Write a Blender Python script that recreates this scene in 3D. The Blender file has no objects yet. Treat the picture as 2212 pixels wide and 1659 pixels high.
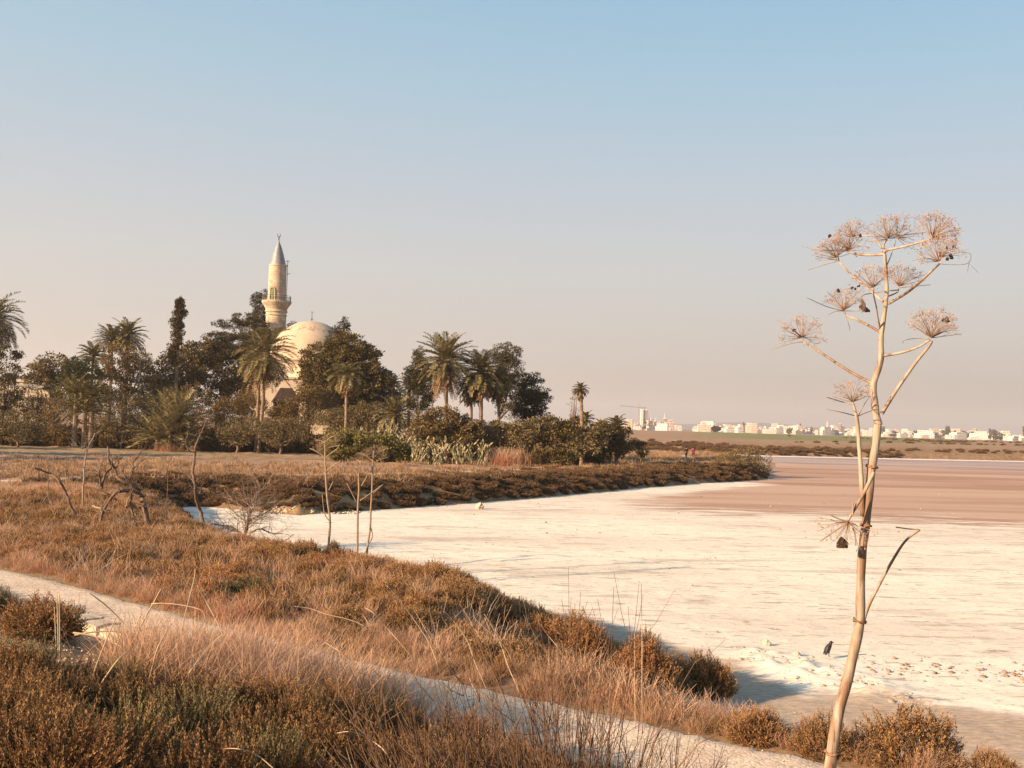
HAZE = 0.00016
import bpy, math, random
import numpy as np
from mathutils import Vector, Matrix
R = math.radians
SC = bpy.context.scene
COL = SC.collection
rng = np.random.default_rng(7)

# ------------------------------------------------------------------ camera
F = 2200.0            # focal length in units where the frame is 2212 wide
CAMZ = 6.0
M = Matrix.Rotation(R(90 + 2.22), 3, 'X') @ Matrix.Rotation(R(1.55), 3, 'Z')
MN = np.array(M)
cam = bpy.data.cameras.new('camera'); cam.sensor_width = 36
cam.lens = 36 * F / 2212; cam.clip_end = 40000; cam.clip_start = 0.1
camo = bpy.data.objects.new('camera', cam); COL.objects.link(camo)
camo.matrix_world = Matrix.Translation((0, 0, CAMZ)) @ M.to_4x4()
SC.camera = camo

def ray(px, py):
    d = MN @ np.array([(px - 1106) / F, (829.5 - py) / F, -1.0])
    return d
def at(px, py, Y):                       # the point of the place seen there, Y metres ahead
    d = ray(px, py); t = Y / d[1]
    return np.array([d[0] * t, Y, CAMZ + d[2] * t])

# ------------------------------------------------------------------ noise
def _h(ix, iy, s):
    n = (ix.astype(np.int64) * 374761393 + iy.astype(np.int64) * 668265263 + s * 974634777) & 0x7fffffff
    n = ((n ^ (n >> 13)) * 1274126177) & 0x7fffffff
    return ((n ^ (n >> 16)) & 0xffff) / 65535.0
def vn(x, y, s=0):
    x = np.asarray(x, float); y = np.asarray(y, float)
    ix = np.floor(x); iy = np.floor(y); fx = x - ix; fy = y - iy
    fx = fx * fx * (3 - 2 * fx); fy = fy * fy * (3 - 2 * fy)
    a = _h(ix, iy, s); b = _h(ix + 1, iy, s); c = _h(ix, iy + 1, s); d = _h(ix + 1, iy + 1, s)
    return (a * (1 - fx) + b * fx) * (1 - fy) + (c * (1 - fx) + d * fx) * fy
def fbm(x, y, s=0, o=4):
    t = 0; a = .5
    for k in range(o):
        t = t + a * vn(np.asarray(x) * 2 ** k, np.asarray(y) * 2 ** k, s + k); a *= .5
    return t
def sm(a, b, x):
    t = np.clip((np.asarray(x, float) - a) / (b - a), 0, 1); return t * t * (3 - 2 * t)

# ------------------------------------------------------------------ plan of the place
LAKE = np.array([(-21.5, 65.5), (-19, 60), (-16, 54), (-12, 46.5), (-9, 41), (-6, 37.5), (-2.5, 34.5), (1.5, 30.5), (4.3, 26), (5.4, 22.6),
                 (4.4, 20.6), (7, 17.8), (10, 16.4), (14, 14.6), (24, 11), (40, 4), (90, -30), (420, -60), (520, 120), (420, 250), (250, 268), (130, 259),
                 (90, 249), (59, 243), (39, 262), (20, 268), (14, 256), (22, 238), (32, 217), (40, 192), (41, 172), (36.5, 148), (34, 136), (31.5, 126),
                 (27, 119), (20, 111), (12.5, 100), (8.3, 93), (2, 83), (-3.7, 75), (-9, 68), (-13, 63), (-16.5, 65.5), (-20.5, 67.5)], float)
def sdist(X, Y, P=LAKE):                 # >0 outside the lake
    X = np.asarray(X, float); Y = np.asarray(Y, float)
    d2 = np.full(X.shape, 1e18); ins = np.zeros(X.shape, bool)
    for k in range(len(P)):
        ax, ay = P[k]; bx, by = P[(k + 1) % len(P)]
        ex, ey = bx - ax, by - ay
        t = np.clip(((X - ax) * ex + (Y - ay) * ey) / (ex * ex + ey * ey), 0, 1)
        d2 = np.minimum(d2, (X - ax - t * ex) ** 2 + (Y - ay - t * ey) ** 2)
        c = ((ay > Y) != (by > Y))
        with np.errstate(divide='ignore', invalid='ignore'):
            ins ^= c & (X < (ex) * (Y - ay) / (ey if ey != 0 else 1e-9) + ax)
    d = np.sqrt(d2)
    return np.where(ins, -d, d)
PATH = np.array([(12, 5.6), (7.2, 8.6), (3.55, 11.4), (2.5, 12.2), (1.2, 13.1), (-.5, 14.3), (-3.2, 16.3), (-7.6, 20.1), (-11, 23.1), (-14, 25.5), (-20, 30.5), (-28, 39),
                 (-34, 50), (-34, 60), (-27, 70), (-18, 78), (-6, 90), (4.5, 104), (12, 117), (20, 136), (27, 153), (28, 170)], float)
def smooth_line(P, n=8):
    out = []
    for i in range(len(P) - 1):
        p0 = P[max(i - 1, 0)]; p1 = P[i]; p2 = P[i + 1]; p3 = P[min(i + 2, len(P) - 1)]
        for k in range(n):
            t = k / n
            out.append(.5 * ((2 * p1) + (p2 - p0) * t + (2 * p0 - 5 * p1 + 4 * p2 - p3) * t * t + (3 * p1 - p0 - 3 * p2 + p3) * t ** 3))
    out.append(P[-1]); return np.array(out)
PATHS = smooth_line(PATH)
def pdist(X, Y):                          # distance to the path's centre line
    X = np.asarray(X, float); Y = np.asarray(Y, float); d2 = np.full(X.shape, 1e18)
    for k in range(len(PATHS) - 1):
        ax, ay = PATHS[k]; ex, ey = PATHS[k + 1] - PATHS[k]
        t = np.clip(((X - ax) * ex + (Y - ay) * ey) / (ex * ex + ey * ey + 1e-12), 0, 1)
        d2 = np.minimum(d2, (X - ax - t * ex) ** 2 + (Y - ay - t * ey) ** 2)
    return np.sqrt(d2)
def side(X, Y):                           # >0 beyond the near path line, <0 on the camera's side
    return (X - 1.2) * .64 + (Y - 13.1) * .768
def height(X, Y, rough=True):
    X = np.asarray(X, float); Y = np.asarray(Y, float)
    d = sdist(X, Y); s = side(X, Y); r = np.hypot(X, Y)
    dn = d + (fbm(X * .35, Y * .35, 3) - .5) * 2.2 * sm(0, 2, np.abs(d) + .6)
    near = 2.0 * np.clip(dn / 9, -0.3, 1) ** 1.0
    near = np.where(dn > 0, 2.0 * (np.clip(dn / 5.6, 0, 1)) ** 1.2, dn * .12)
    near = near * 1.0
    bank = np.where(dn > 0, 1.5 * sm(-1.2, 4.0, dn), dn * .12) + np.where(dn > 0, 0, 0)
    bank = np.where(dn > 0, 1.5 * (1 - (1 - np.clip(dn / 4.2, 0, 1)) ** 2), dn * .12)
    w = sm(44, 60, Y)
    z = near * (1 - w) + bank * w
    far = sm(250, 300, Y) * sm(0, 12, d)
    z = z + far * (.9 + .9 * fbm(X * .012, Y * .012, 9)) * (1 - sm(900, 1500, r)) * 1.0
    z = np.where((r > 900), z * (1 - .7 * sm(900, 1500, r)), z)
    t = np.clip((-s - 1.5) / 10.7, 0, 1.4) * sm(60, 30, r)
    z = z + 2.4 * t ** .8
    if rough:
        pd = pdist(X, Y)
        a = sm(1.3, 2.6, pd) * sm(.2, 2.5, dn)
        z = z + a * ((fbm(X * .5, Y * .5, 21) - .47) * .42 + (fbm(X * 3, Y * 3, 25, 3) - .44) * .09)
    z = np.where(d < 0, np.minimum(z, -.02 + np.maximum(d, -8) * .06), z)
    return z
def hz(x, y): return float(height(np.array([x]), np.array([y]))[0])
def ground_at(px, py, dz=0.0, tmin=2.0):       # where a line of sight meets the ground
    d = ray(px, py); d = d / d[1]
    Y = np.geomspace(tmin, 1500, 2500)
    z = CAMZ + d[2] * Y
    g = np.maximum(height(d[0] * Y, Y), 0) + dz
    k = np.argmax(z < g)
    if z[k] >= g[k]: k = len(Y) - 1
    return np.array([d[0] * Y[k], Y[k], g[k] - dz])

# ------------------------------------------------------------------ mesh building
class MB:
    def __init__(s): s.v = []; s.q = []; s.t = []; s.a = []; s.m = []; s.mt = []; s.n = 0
    def add(s, v, q=None, t=None, tip=0.0, mi=0):
        v = np.asarray(v, float).reshape(-1, 3)
        s.v.append(v)
        if q is not None and len(q):
            q = np.asarray(q, int).reshape(-1, 4); s.q.append(q + s.n); s.m.append(np.full(len(q), mi))
        if t is not None and len(t):
            t = np.asarray(t, int).reshape(-1, 3); s.t.append(t + s.n); s.mt.append(np.full(len(t), mi))
        a = np.asarray(tip, float)
        s.a.append(np.broadcast_to(a, (len(v),)).copy()); s.n += len(v); return s
    def arrays(s):
        v = np.concatenate(s.v) if s.v else np.zeros((0, 3))
        q = np.concatenate(s.q) if s.q else np.zeros((0, 4), int)
        t = np.concatenate(s.t) if s.t else np.zeros((0, 3), int)
        m = np.concatenate((s.m or [np.zeros(0, int)]) + (s.mt or []))
        return v, q, t, np.concatenate(s.a), m
    def merge(s, o, mat=None, off=(0, 0, 0)):
        v, q, t, a, m = o.arrays()
        if mat is not None: v = v @ np.asarray(mat).T
        mi = 0
        s.add(v + np.asarray(off), q, t, a, int(m[0]) if len(m) else 0); return s
    def mesh(s, name, smooth=False):
        v, q, t, a, m = s.arrays()
        me = bpy.data.meshes.new(name)
        me.vertices.add(len(v)); me.vertices.foreach_set('co', v.astype(np.float32).ravel())
        nl = len(q) * 4 + len(t) * 3; me.loops.add(nl)
        me.loops.foreach_set('vertex_index', np.concatenate([q.ravel(), t.ravel()]).astype(np.int32))
        me.polygons.add(len(q) + len(t))
        st = np.concatenate([np.arange(len(q)) * 4, len(q) * 4 + np.arange(len(t)) * 3]).astype(np.int32)
        me.polygons.foreach_set('loop_start', st)
        me.polygons.foreach_set('material_index', m.astype(np.int32))
        me.polygons.foreach_set('use_smooth', np.full(len(q) + len(t), smooth))
        at_ = me.attributes.new('tip', 'FLOAT', 'POINT'); at_.data.foreach_set('value', a.astype(np.float32))
        me.update(calc_edges=True); me.validate(); return me
    def build(s, name, mats, parent=None, smooth=False, loc=None):
        me = s.mesh(name, smooth)
        for m in (mats if isinstance(mats, (list, tuple)) else [mats]): me.materials.append(m)
        o = bpy.data.objects.new(name, me); COL.objects.link(o)
        if parent is not None: o.parent = parent
        if loc is not None: o.location = loc
        return o
def tag(o, label=None, cat=None, group=None, kind=None):
    if label: o['label'] = label
    if cat: o['category'] = cat
    if group: o['group'] = group
    if kind: o['kind'] = kind
    return o
def empty(name, loc, label, cat, group=None):
    o = bpy.data.objects.new(name, None); COL.objects.link(o); o.location = loc; o.empty_display_size = .2
    return tag(o, label, cat, group)
def unit(v):
    v = np.asarray(v, float); return v / (np.linalg.norm(v, axis=-1, keepdims=True) + 1e-12)
def tube(mb, pts, rad, n=6, tip=0.0, cap=True, mi=0):
    P = np.asarray(pts, float); m = len(P); rad = np.broadcast_to(np.asarray(rad, float), (m,))
    T = np.gradient(P, axis=0); T = unit(T)
    up = np.array([0, 0, 1.0]) if abs(T[0][2]) < .9 else np.array([1.0, 0, 0])
    u = unit(np.cross(T[0], up)); U = [u]
    for k in range(1, m):
        u = U[-1] - T[k] * np.dot(U[-1], T[k]); U.append(unit(u))
    U = np.array(U); V = np.cross(T, U)
    a = np.arange(n) * 2 * math.pi / n
    ring = P[:, None, :] + rad[:, None, None] * (np.cos(a)[None, :, None] * U[:, None, :] + np.sin(a)[None, :, None] * V[:, None, :])
    q = []
    i = np.arange(m - 1)[:, None]; j = np.arange(n)[None, :]; j2 = (j + 1) % n
    q = np.stack([i * n + j, i * n + j2, (i + 1) * n + j2, (i + 1) * n + j], -1).reshape(-1, 4)
    v = ring.reshape(-1, 3); tl = np.broadcast_to(np.asarray(tip, float), (m,)).repeat(n)
    tr = None
    if cap:
        v = np.vstack([v, P[0], P[-1]]); tl = np.concatenate([tl, tl[:1], tl[-1:]])
        c0 = m * n; c1 = c0 + 1; jj = np.arange(n); k2 = (jj + 1) % n
        tr = np.concatenate([np.stack([np.full(n, c0), k2, jj], -1), np.stack([np.full(n, c1), (m - 1) * n + jj, (m - 1) * n + k2], -1)])
    mb.add(v, q, tr, tl, mi); return mb
def spline(P, n=6):
    P = np.asarray(P, float)
    return smooth_line(P, n) if len(P) > 2 else np.linspace(P[0], P[-1], n + 1)
def leaves(mb, c, d, s, L, W, tip=0.0, mi=0):        # diamond leaves: base c, direction d, side s
    c = np.asarray(c); d = np.asarray(d); s = np.asarray(s)
    L = np.broadcast_to(np.asarray(L, float), (len(c),))[:, None]; W = np.broadcast_to(np.asarray(W, float), (len(c),))[:, None]
    v = np.stack([c, c + d * L * .45 + s * W * .5, c + d * L, c + d * L * .45 - s * W * .5], 1).reshape(-1, 3)
    q = np.arange(len(c) * 4).reshape(-1, 4)
    tip = np.broadcast_to(np.asarray(tip, float), (len(c),)).repeat(4)
    mb.add(v, q, None, tip, mi); return mb
def box(mb, c, h, rot=0.0, tip=0.0, mi=0, taper=1.0):
    x, y, z = h
    v = np.array([(-x, -y, -z), (x, -y, -z), (x, y, -z), (-x, y, -z), (-x * taper, -y * taper, z), (x * taper, -y * taper, z), (x * taper, y * taper, z), (-x * taper, y * taper, z)], float)
    if rot: cr, sr = math.cos(rot), math.sin(rot); v = v @ np.array([(cr, sr, 0), (-sr, cr, 0), (0, 0, 1)])
    q = [(0, 3, 2, 1), (4, 5, 6, 7), (0, 1, 5, 4), (1, 2, 6, 5), (2, 3, 7, 6), (3, 0, 4, 7)]
    mb.add(v + np.asarray(c), q, None, tip, mi); return mb
def lathe(mb, prof, n=48, c=(0, 0, 0), mi=0, tip=0.0):        # prof: (r, z) bottom to top
    prof = np.asarray(prof, float); m = len(prof); a = np.arange(n) * 2 * math.pi / n
    v = np.stack([prof[:, 0][:, None] * np.cos(a), prof[:, 0][:, None] * np.sin(a), np.repeat(prof[:, 1][:, None], n, 1)], -1).reshape(-1, 3) + np.asarray(c)
    i = np.arange(m - 1)[:, None]; j = np.arange(n)[None, :]; j2 = (j + 1) % n
    q = np.stack([i * n + j, i * n + j2, (i + 1) * n + j2, (i + 1) * n + j], -1).reshape(-1, 4)
    mb.add(v, q, None, tip, mi); return mb
def rdir(g, n): return unit(g.normal(size=(n, 3)))

# ------------------------------------------------------------------ materials
def nodes(m):
    m.use_nodes = True; nt = m.node_tree; nt.nodes.clear(); return nt
def N(nt, t, **k):
    n = nt.nodes.new(t)
    for a, b in k.items():
        if a.startswith('i_'): n.inputs[int(a[2:])].default_value = b
        else: setattr(n, a, b)
    return n
def mixc(nt, fac, a, b, mode='MIX'):
    n = nt.nodes.new('ShaderNodeMix'); n.data_type = 'RGBA'; n.blend_type = mode; n.clamp_factor = True
    for sock, val in ((n.inputs[0], fac), (n.inputs[6], a), (n.inputs[7], b)):
        if hasattr(val, 'is_linked') or isinstance(val, bpy.types.NodeSocket): nt.links.new(val, sock)
        elif isinstance(val, (tuple, list)): sock.default_value = (*val[:3], 1)
        else: sock.default_value = val
    return n.outputs[2]
def mth(nt, op, a, b=0.0, clamp=False, c=0.0):
    n = nt.nodes.new('ShaderNodeMath'); n.operation = op; n.use_clamp = clamp
    for i, val in enumerate((a, b, c)):
        if isinstance(val, bpy.types.NodeSocket): nt.links.new(val, n.inputs[i])
        else: n.inputs[i].default_value = val
    return n.outputs[0]
def sstep(nt, x, a, b):
    n = nt.nodes.new('ShaderNodeMapRange'); n.interpolation_type = 'SMOOTHSTEP'; n.inputs[1].default_value = a; n.inputs[2].default_value = b
    nt.links.new(x, n.inputs[0]); return n.outputs[0]
def noise(nt, vec, scale, detail=4, rough=.55, dist=0.0):
    n = nt.nodes.new('ShaderNodeTexNoise'); n.inputs['Scale'].default_value = scale; n.inputs['Detail'].default_value = detail
    n.inputs['Roughness'].default_value = rough; n.inputs['Distortion'].default_value = dist
    if vec is not None: nt.links.new(vec, n.inputs['Vector'])
    return n.outputs['Fac']
def pos(nt, sc=None):
    g = nt.nodes.new('ShaderNodeNewGeometry').outputs['Position']
    if sc is None: return g
    m = nt.nodes.new('ShaderNodeMapping'); m.inputs['Scale'].default_value = sc; nt.links.new(g, m.inputs[0]); return m.outputs[0]
def opos(nt, sc=None):
    g = nt.nodes.new('ShaderNodeTexCoord').outputs['Object']
    if sc is None: return g
    m = nt.nodes.new('ShaderNodeMapping'); m.inputs['Scale'].default_value = sc; nt.links.new(g, m.inputs[0]); return m.outputs[0]
def attr(nt, name):
    a = nt.nodes.new('ShaderNodeAttribute'); a.attribute_name = name; return a.outputs['Fac']
def finish(nt, colr, rough=.9, bump=None, spec=.2, trans=0.0, metal=0.0):
    p = nt.nodes.new('ShaderNodeBsdfPrincipled'); p.inputs['Roughness'].default_value = rough
    p.inputs['Specular IOR Level'].default_value = spec; p.inputs['Metallic'].default_value = metal
    if isinstance(colr, bpy.types.NodeSocket): nt.links.new(colr, p.inputs['Base Color'])
    else: p.inputs['Base Color'].default_value = (*colr[:3], 1)
    out = nt.nodes.new('ShaderNodeOutputMaterial'); sh = p.outputs[0]
    if bump is not None:
        h, st, dist = bump
        b = nt.nodes.new('ShaderNodeBump'); b.inputs['Strength'].default_value = st; b.inputs['Distance'].default_value = dist
        nt.links.new(h, b.inputs['Height']); nt.links.new(b.outputs[0], p.inputs['Normal'])
    if trans > 0:
        tr = nt.nodes.new('ShaderNodeBsdfTranslucent'); ms = nt.nodes.new('ShaderNodeMixShader'); ms.inputs[0].default_value = trans
        if isinstance(colr, bpy.types.NodeSocket): nt.links.new(colr, tr.inputs[0])
        else: tr.inputs[0].default_value = (*colr[:3], 1)
        nt.links.new(sh, ms.inputs[1]); nt.links.new(tr.outputs[0], ms.inputs[2]); sh = ms.outputs[0]
    nt.links.new(sh, out.inputs[0])
def M_foliage(name, ca, cb, ctip, stem=(.09, .06, .04), trans=.25, scale=.6, tipamt=.8, cc=None):
    m = bpy.data.materials.new(name); nt = nodes(m)
    rnd = nt.nodes.new('ShaderNodeObjectInfo').outputs['Random']
    n1 = noise(nt, pos(nt), scale, 3)
    f = mth(nt, 'ADD', sstep(nt, n1, .35, .65), mth(nt, 'SUBTRACT', rnd, .5), clamp=True)
    c = mixc(nt, f, ca, cb)
    if cc is not None: c = mixc(nt, sstep(nt, noise(nt, pos(nt), scale * .37, 2), .5, .68), c, cc)
    n2 = noise(nt, pos(nt), 9, 2)
    c = mixc(nt, mth(nt, 'MULTIPLY', sstep(nt, n2, .3, .7), .35), c, (ca[0] * .45, ca[1] * .45, ca[2] * .45))
    tp = attr(nt, 'tip')
    c = mixc(nt, mth(nt, 'MULTIPLY', sstep(nt, tp, .45, 1.0), tipamt), c, ctip)
    c = mixc(nt, sstep(nt, tp, .2, 0.0), c, stem)
    finish(nt, c, .75, None, .15, trans); return m
def M_plain(name, c1, c2, scale=8, rough=.85, bump=.3, dist=.01, spec=.2, obj=True, stretch=None, metal=0.0, detail=5):
    m = bpy.data.materials.new(name); nt = nodes(m)
    v = opos(nt, stretch) if obj else pos(nt, stretch)
    n = noise(nt, v, scale, detail); c = mixc(nt, sstep(nt, n, .32, .68), c1, c2)
    finish(nt, c, rough, (n, bump, dist) if bump else None, spec, 0, metal); return m
# ------------------------------------------------------------------ light, sky, air
SUN_EL, SUN_AZ = R(19), math.atan2(-.87, -.50)      # azimuth as atan2(x, y): from the left and a little behind
sd = Vector((math.cos(SUN_EL) * math.sin(SUN_AZ), math.cos(SUN_EL) * math.cos(SUN_AZ), math.sin(SUN_EL)))
sl = bpy.data.lights.new('sun', 'SUN'); sl.energy = 5.0; sl.angle = R(.55); sl.color = (1.0, .715, .465)
so = bpy.data.objects.new('sun', sl); COL.objects.link(so); so.rotation_euler = sd.to_track_quat('Z', 'Y').to_euler()
w = bpy.data.worlds.new('World'); SC.world = w; w.use_nodes = True; nt = w.node_tree; nt.nodes.clear()
sky = nt.nodes.new('ShaderNodeTexSky'); sky.sky_type = 'NISHITA'; sky.sun_disc = False
sky.sun_elevation = SUN_EL; sky.sun_rotation = SUN_AZ; sky.altitude = 0; sky.air_density = 1.0; sky.dust_density = 2.5; sky.ozone_density = 1.5
tc = nt.nodes.new('ShaderNodeTexCoord'); sp = nt.nodes.new('ShaderNodeSeparateXYZ'); nt.links.new(tc.outputs['Generated'], sp.inputs[0])
el = mth(nt, 'MAXIMUM', sp.outputs[2], 0.0)
side_ = mth(nt, 'MULTIPLY_ADD', sp.outputs[0], 1.0, c=.5)   # 0 towards the sun's side .. 1 away from it
cr = nt.nodes.new('ShaderNodeValToRGB'); nt.links.new(el, cr.inputs[0])
def ramp(cr, st):
    e = cr.color_ramp.elements
    while len(e) > 1: e.remove(e[-1])
    e[0].position = st[0][0]; e[0].color = (*st[0][1], 1)
    for p, c in st[1:]:
        x = e.new(p); x.color = (*c, 1)
SKYR = [(0.0, (.45, .35, .31)), (.04, (.50, .415, .37)), (.09, (.575, .52, .475)), (.15, (.58, .575, .555)), (.23, (.49, .565, .63)), (.32, (.355, .55, .675)), (.42, (.24, .49, .68)), (.7, (.16, .36, .60)), (1.0, (.12, .28, .52))]
SKYL = [(0.0, (.57, .49, .44)), (.04, (.59, .53, .485)), (.09, (.60, .555, .515)), (.15, (.585, .585, .57)), (.23, (.50, .57, .625)), (.32, (.385, .56, .67)), (.42, (.285, .505, .67)), (.7, (.17, .37, .60)), (1.0, (.12, .28, .52))]
ramp(cr, SKYR); cl = nt.nodes.new('ShaderNodeValToRGB'); nt.links.new(el, cl.inputs[0]); ramp(cl, SKYL)
hazec = mixc(nt, sstep(nt, side_, .05, .95), cl.outputs[0], cr.outputs[0])
SKYK = 4.0
hz2 = mixc(nt, 1.0, hazec, (SKYK, SKYK, SKYK), 'MULTIPLY')
fin = mixc(nt, .88, sky.outputs[0], hz2)
bg = nt.nodes.new('ShaderNodeBackground'); bg.inputs[1].default_value = .1; nt.links.new(fin, bg.inputs[0])
wo = nt.nodes.new('ShaderNodeOutputWorld'); nt.links.new(bg.outputs[0], wo.inputs[0])
SC.view_settings.view_transform = 'Standard'; SC.view_settings.look = 'None'; SC.view_settings.gamma = 1; SC.view_settings.exposure = 1.38
cy = SC.cycles; cy.max_bounces = 5; cy.diffuse_bounces = 2; cy.glossy_bounces = 1; cy.transmission_bounces = 2; cy.volume_bounces = 0; cy.transparent_max_bounces = 4
cy.use_adaptive_sampling = True; cy.caustics_reflective = False; cy.caustics_refractive = False
if HAZE:
    mb = MB(); box(mb, (0, 4500, 150), (9500, 9500, 156)); 
    hm = bpy.data.materials.new('haze_air'); hm.use_nodes = True; hn = hm.node_tree; hn.nodes.clear()
    pv = hn.nodes.new('ShaderNodeVolumePrincipled'); pv.inputs['Color'].default_value = (.93, .88, .86, 1); pv.inputs['Density'].default_value = HAZE; pv.inputs['Anisotropy'].default_value = .2
    ho = hn.nodes.new('ShaderNodeOutputMaterial'); hn.links.new(pv.outputs[0], ho.inputs['Volume'])
    tag(mb.build('haze', hm), 'thin dusty evening haze lying over the whole plain', 'haze', kind='stuff')

# ------------------------------------------------------------------ ground, salt lake, path
def polar(rs, angs, closed):
    A, RR = np.meshgrid(angs, rs); X = RR * np.sin(A); Y = RR * np.cos(A)
    m, n = RR.shape; i = np.arange(m - 1)[:, None]; jn = n if closed else n - 1; j = np.arange(jn)[None, :]; j2 = (j + 1) % n
    q = np.stack([i * n + j, i * n + j2, (i + 1) * n + j2, (i + 1) * n + j], -1).reshape(-1, 4)
    return X.ravel(), Y.ravel(), q
fr = np.linspace(-.62, .62, 470); bk = np.linspace(.62, 2 * math.pi - .62, 90)[1:-1]
rs = np.concatenate([[.3, .8, 1.4, 2.0], np.geomspace(2.5, 300, 560), np.geomspace(303, 9300, 90)])
X, Y, q = polar(rs, np.concatenate([fr, bk]), True)
Z = height(X, Y); DD = sdist(X, Y)
def add_attr(me, name, val):
    a = me.attributes.new(name, 'FLOAT', 'POINT'); a.data.foreach_set('value', np.asarray(val, np.float32))
mb = MB(); mb.add(np.stack([X, Y, Z], -1), q); mb.add([(0, 0, hz(0, .01))])
c0 = mb.n - 1; n0 = len(fr) + len(bk); jj = np.arange(n0); mb.add(np.zeros((0, 3)), None, None)
mb.t.append(np.stack([np.full(n0, c0), jj, (jj + 1) % n0], -1)); mb.mt.append(np.zeros(n0, int))
gm = bpy.data.materials.new('dry_ground'); nt = nodes(gm)
P = pos(nt); big = noise(nt, P, .12, 4); mid = noise(nt, P, 1.1, 5); fine = noise(nt, P, 9, 5, .65)
c = mixc(nt, sstep(nt, mid, .35, .65), (.20, .115, .062), (.36, .225, .13))
c = mixc(nt, sstep(nt, big, .42, .62), c, (.30, .20, .105))
c = mixc(nt, mth(nt, 'MULTIPLY', sstep(nt, fine, .5, .62), .55), c, (.10, .062, .036))
fld = attr(nt, 'field'); fs = noise(nt, pos(nt, (.10, .55, 1)), 1.0, 5, .6)
fc = mixc(nt, sstep(nt, fs, .38, .6), (.30, .185, .12), (.40, .26, .165)); fc = mixc(nt, mth(nt, 'MULTIPLY', sstep(nt, noise(nt, pos(nt, (.25, 1.4, 1)), 1, 4), .52, .66), .6), fc, (.17, .105, .06))
c = mixc(nt, fld, c, fc)
gr = mth(nt, 'MULTIPLY', attr(nt, 'green'), sstep(nt, noise(nt, pos(nt, (.03, .05, 1)), 1, 4), .3, .5))
c = mixc(nt, gr, c, mixc(nt, sstep(nt, mid, .3, .7), (.15, .165, .06), (.22, .22, .09)))
sh = mth(nt, 'ADD', attr(nt, 'shore'), mth(nt, 'MULTIPLY', mth(nt, 'SUBTRACT', mid, .5), 1.6))
shc = mixc(nt, sstep(nt, fine, .35, .65), (.44, .33, .235), (.60, .49, .38))
c = mixc(nt, sstep(nt, sh, .35, .75), c, shc)
finish(nt, c, .95, (mixc(nt, .5, mid, fine), .6, .05), .05)
g = mb.build('ground', gm, smooth=True); me = g.data
X1 = np.append(X, 0); Y1 = np.append(Y, 0); D1 = np.append(DD, 30)
add_attr(me, 'shore', np.where(Y1 > 57, -.1 - .8 * sm(-.3, .3, D1), 1 - sm(.2, 4.2, D1)))
fieldm = sm(60, 66, Y1) * sm(4, 12, D1) * (1 - sm(290, 330, Y1)) * sm(6, -4, X1 - (Y1 - 60) * .25)
fieldm = np.maximum(fieldm, sm(268, 300, Y1) * .75); add_attr(me, 'field', fieldm)
gx = sm(0, 40, X1 - .165 * Y1 + 5) * sm(.50 * 1, .36, X1 / np.maximum(Y1, 1)) * sm(360, 420, Y1) * (1 - sm(800, 1000, Y1))
gl = .75 * sm(-60, -80, X1 + (Y1 - 120) * -.0) * 0 + .28 * sm(100, 112, Y1) * (1 - sm(130, 150, Y1)) * sm(-12, -30, X1)
add_attr(me, 'green', np.maximum(gx, gl)); tag(g, kind='structure')

lx, ly, lq = polar(np.concatenate([np.geomspace(12, 300, 520), [330, 380, 450, 560]]), np.linspace(-.75, 1.45, 640), False)
ld = sdist(lx, ly); keep = (ld[lq] < 1.6).any(1); lq = lq[keep]; used = np.unique(lq); remap = np.zeros(len(lx), int); remap[used] = np.arange(len(used))
lx, ly, ld, lq = lx[used], ly[used], ld[used], remap[lq]
amp = sm(120, 20, ly)
lz = 0.0 + amp * ((fbm(lx * 1.3, ly * 2.6, 41, 4) - .47) * .055 + np.maximum(fbm(lx * 4, ly * 7, 45, 3) - .52, 0) * .12)
crx, cry = 7.85, 25.6
def crust(x, y):                                           # broken ridge of salt crust by the near shore
    u = (x - crx) * .48 + (y - cry) * -.877; v = (x - crx) * .877 + (y - cry) * .48
    k = np.exp(-(v / .75) ** 2) * sm(3.6, 1.5, np.abs(u))
    return k
lz = lz + crust(lx, ly) * (.05 + .50 * np.maximum(fbm(lx * 2.2, ly * 2.8, 50, 4) - .40, 0))
mb = MB(); mb.add(np.stack([lx, ly, lz], -1), lq)
lm = bpy.data.materials.new('salt_crust'); nt = nodes(lm)
P = pos(nt); st1 = noise(nt, pos(nt, (.16, .60, 1)), 1, 6, .62, .6); st2 = noise(nt, pos(nt, (.7, 2.8, 1)), 1, 5, .65, .5); fi = noise(nt, pos(nt, (3.0, 9, 1)), 1.2, 4, .7); lo = noise(nt, pos(nt, (.03, .09, 1)), 1, 4)
c = mixc(nt, sstep(nt, lo, .4, .62), (.80, .71, .56), (.70, .60, .465))
c = mixc(nt, mth(nt, 'MULTIPLY', sstep(nt, st1, .52, .66), .5), c, (.40, .31, .235))
c = mixc(nt, mth(nt, 'MULTIPLY', sstep(nt, st2, .57, .64), .75), c, (.33, .25, .18))
c = mixc(nt, mth(nt, 'MULTIPLY', sstep(nt, fi, .585, .65), .75), c, (.22, .155, .105))  # fine dark marks: streaks and cracks, plus painted shadows of tiny clods
br = mth(nt, 'ADD', attr(nt, 'brine'), mth(nt, 'MULTIPLY', mth(nt, 'SUBTRACT', st1, .5), 1.3))
bc = mixc(nt, sstep(nt, noise(nt, pos(nt, (.012, .075, 1)), 1, 5, .6), .4, .6), (.36, .212, .142), (.50, .335, .24))
bc = mixc(nt, mth(nt, 'MULTIPLY', sstep(nt, fi, .60, .7), .4), bc, (.24, .16, .12))
c = mixc(nt, sstep(nt, br, .3, .75), c, bc)
mv = mth(nt, 'ADD', attr(nt, 'mauve'), mth(nt, 'MULTIPLY', mth(nt, 'SUBTRACT', noise(nt, pos(nt, (.01, .05, 1)), 1, 4), .5), .8))
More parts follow.
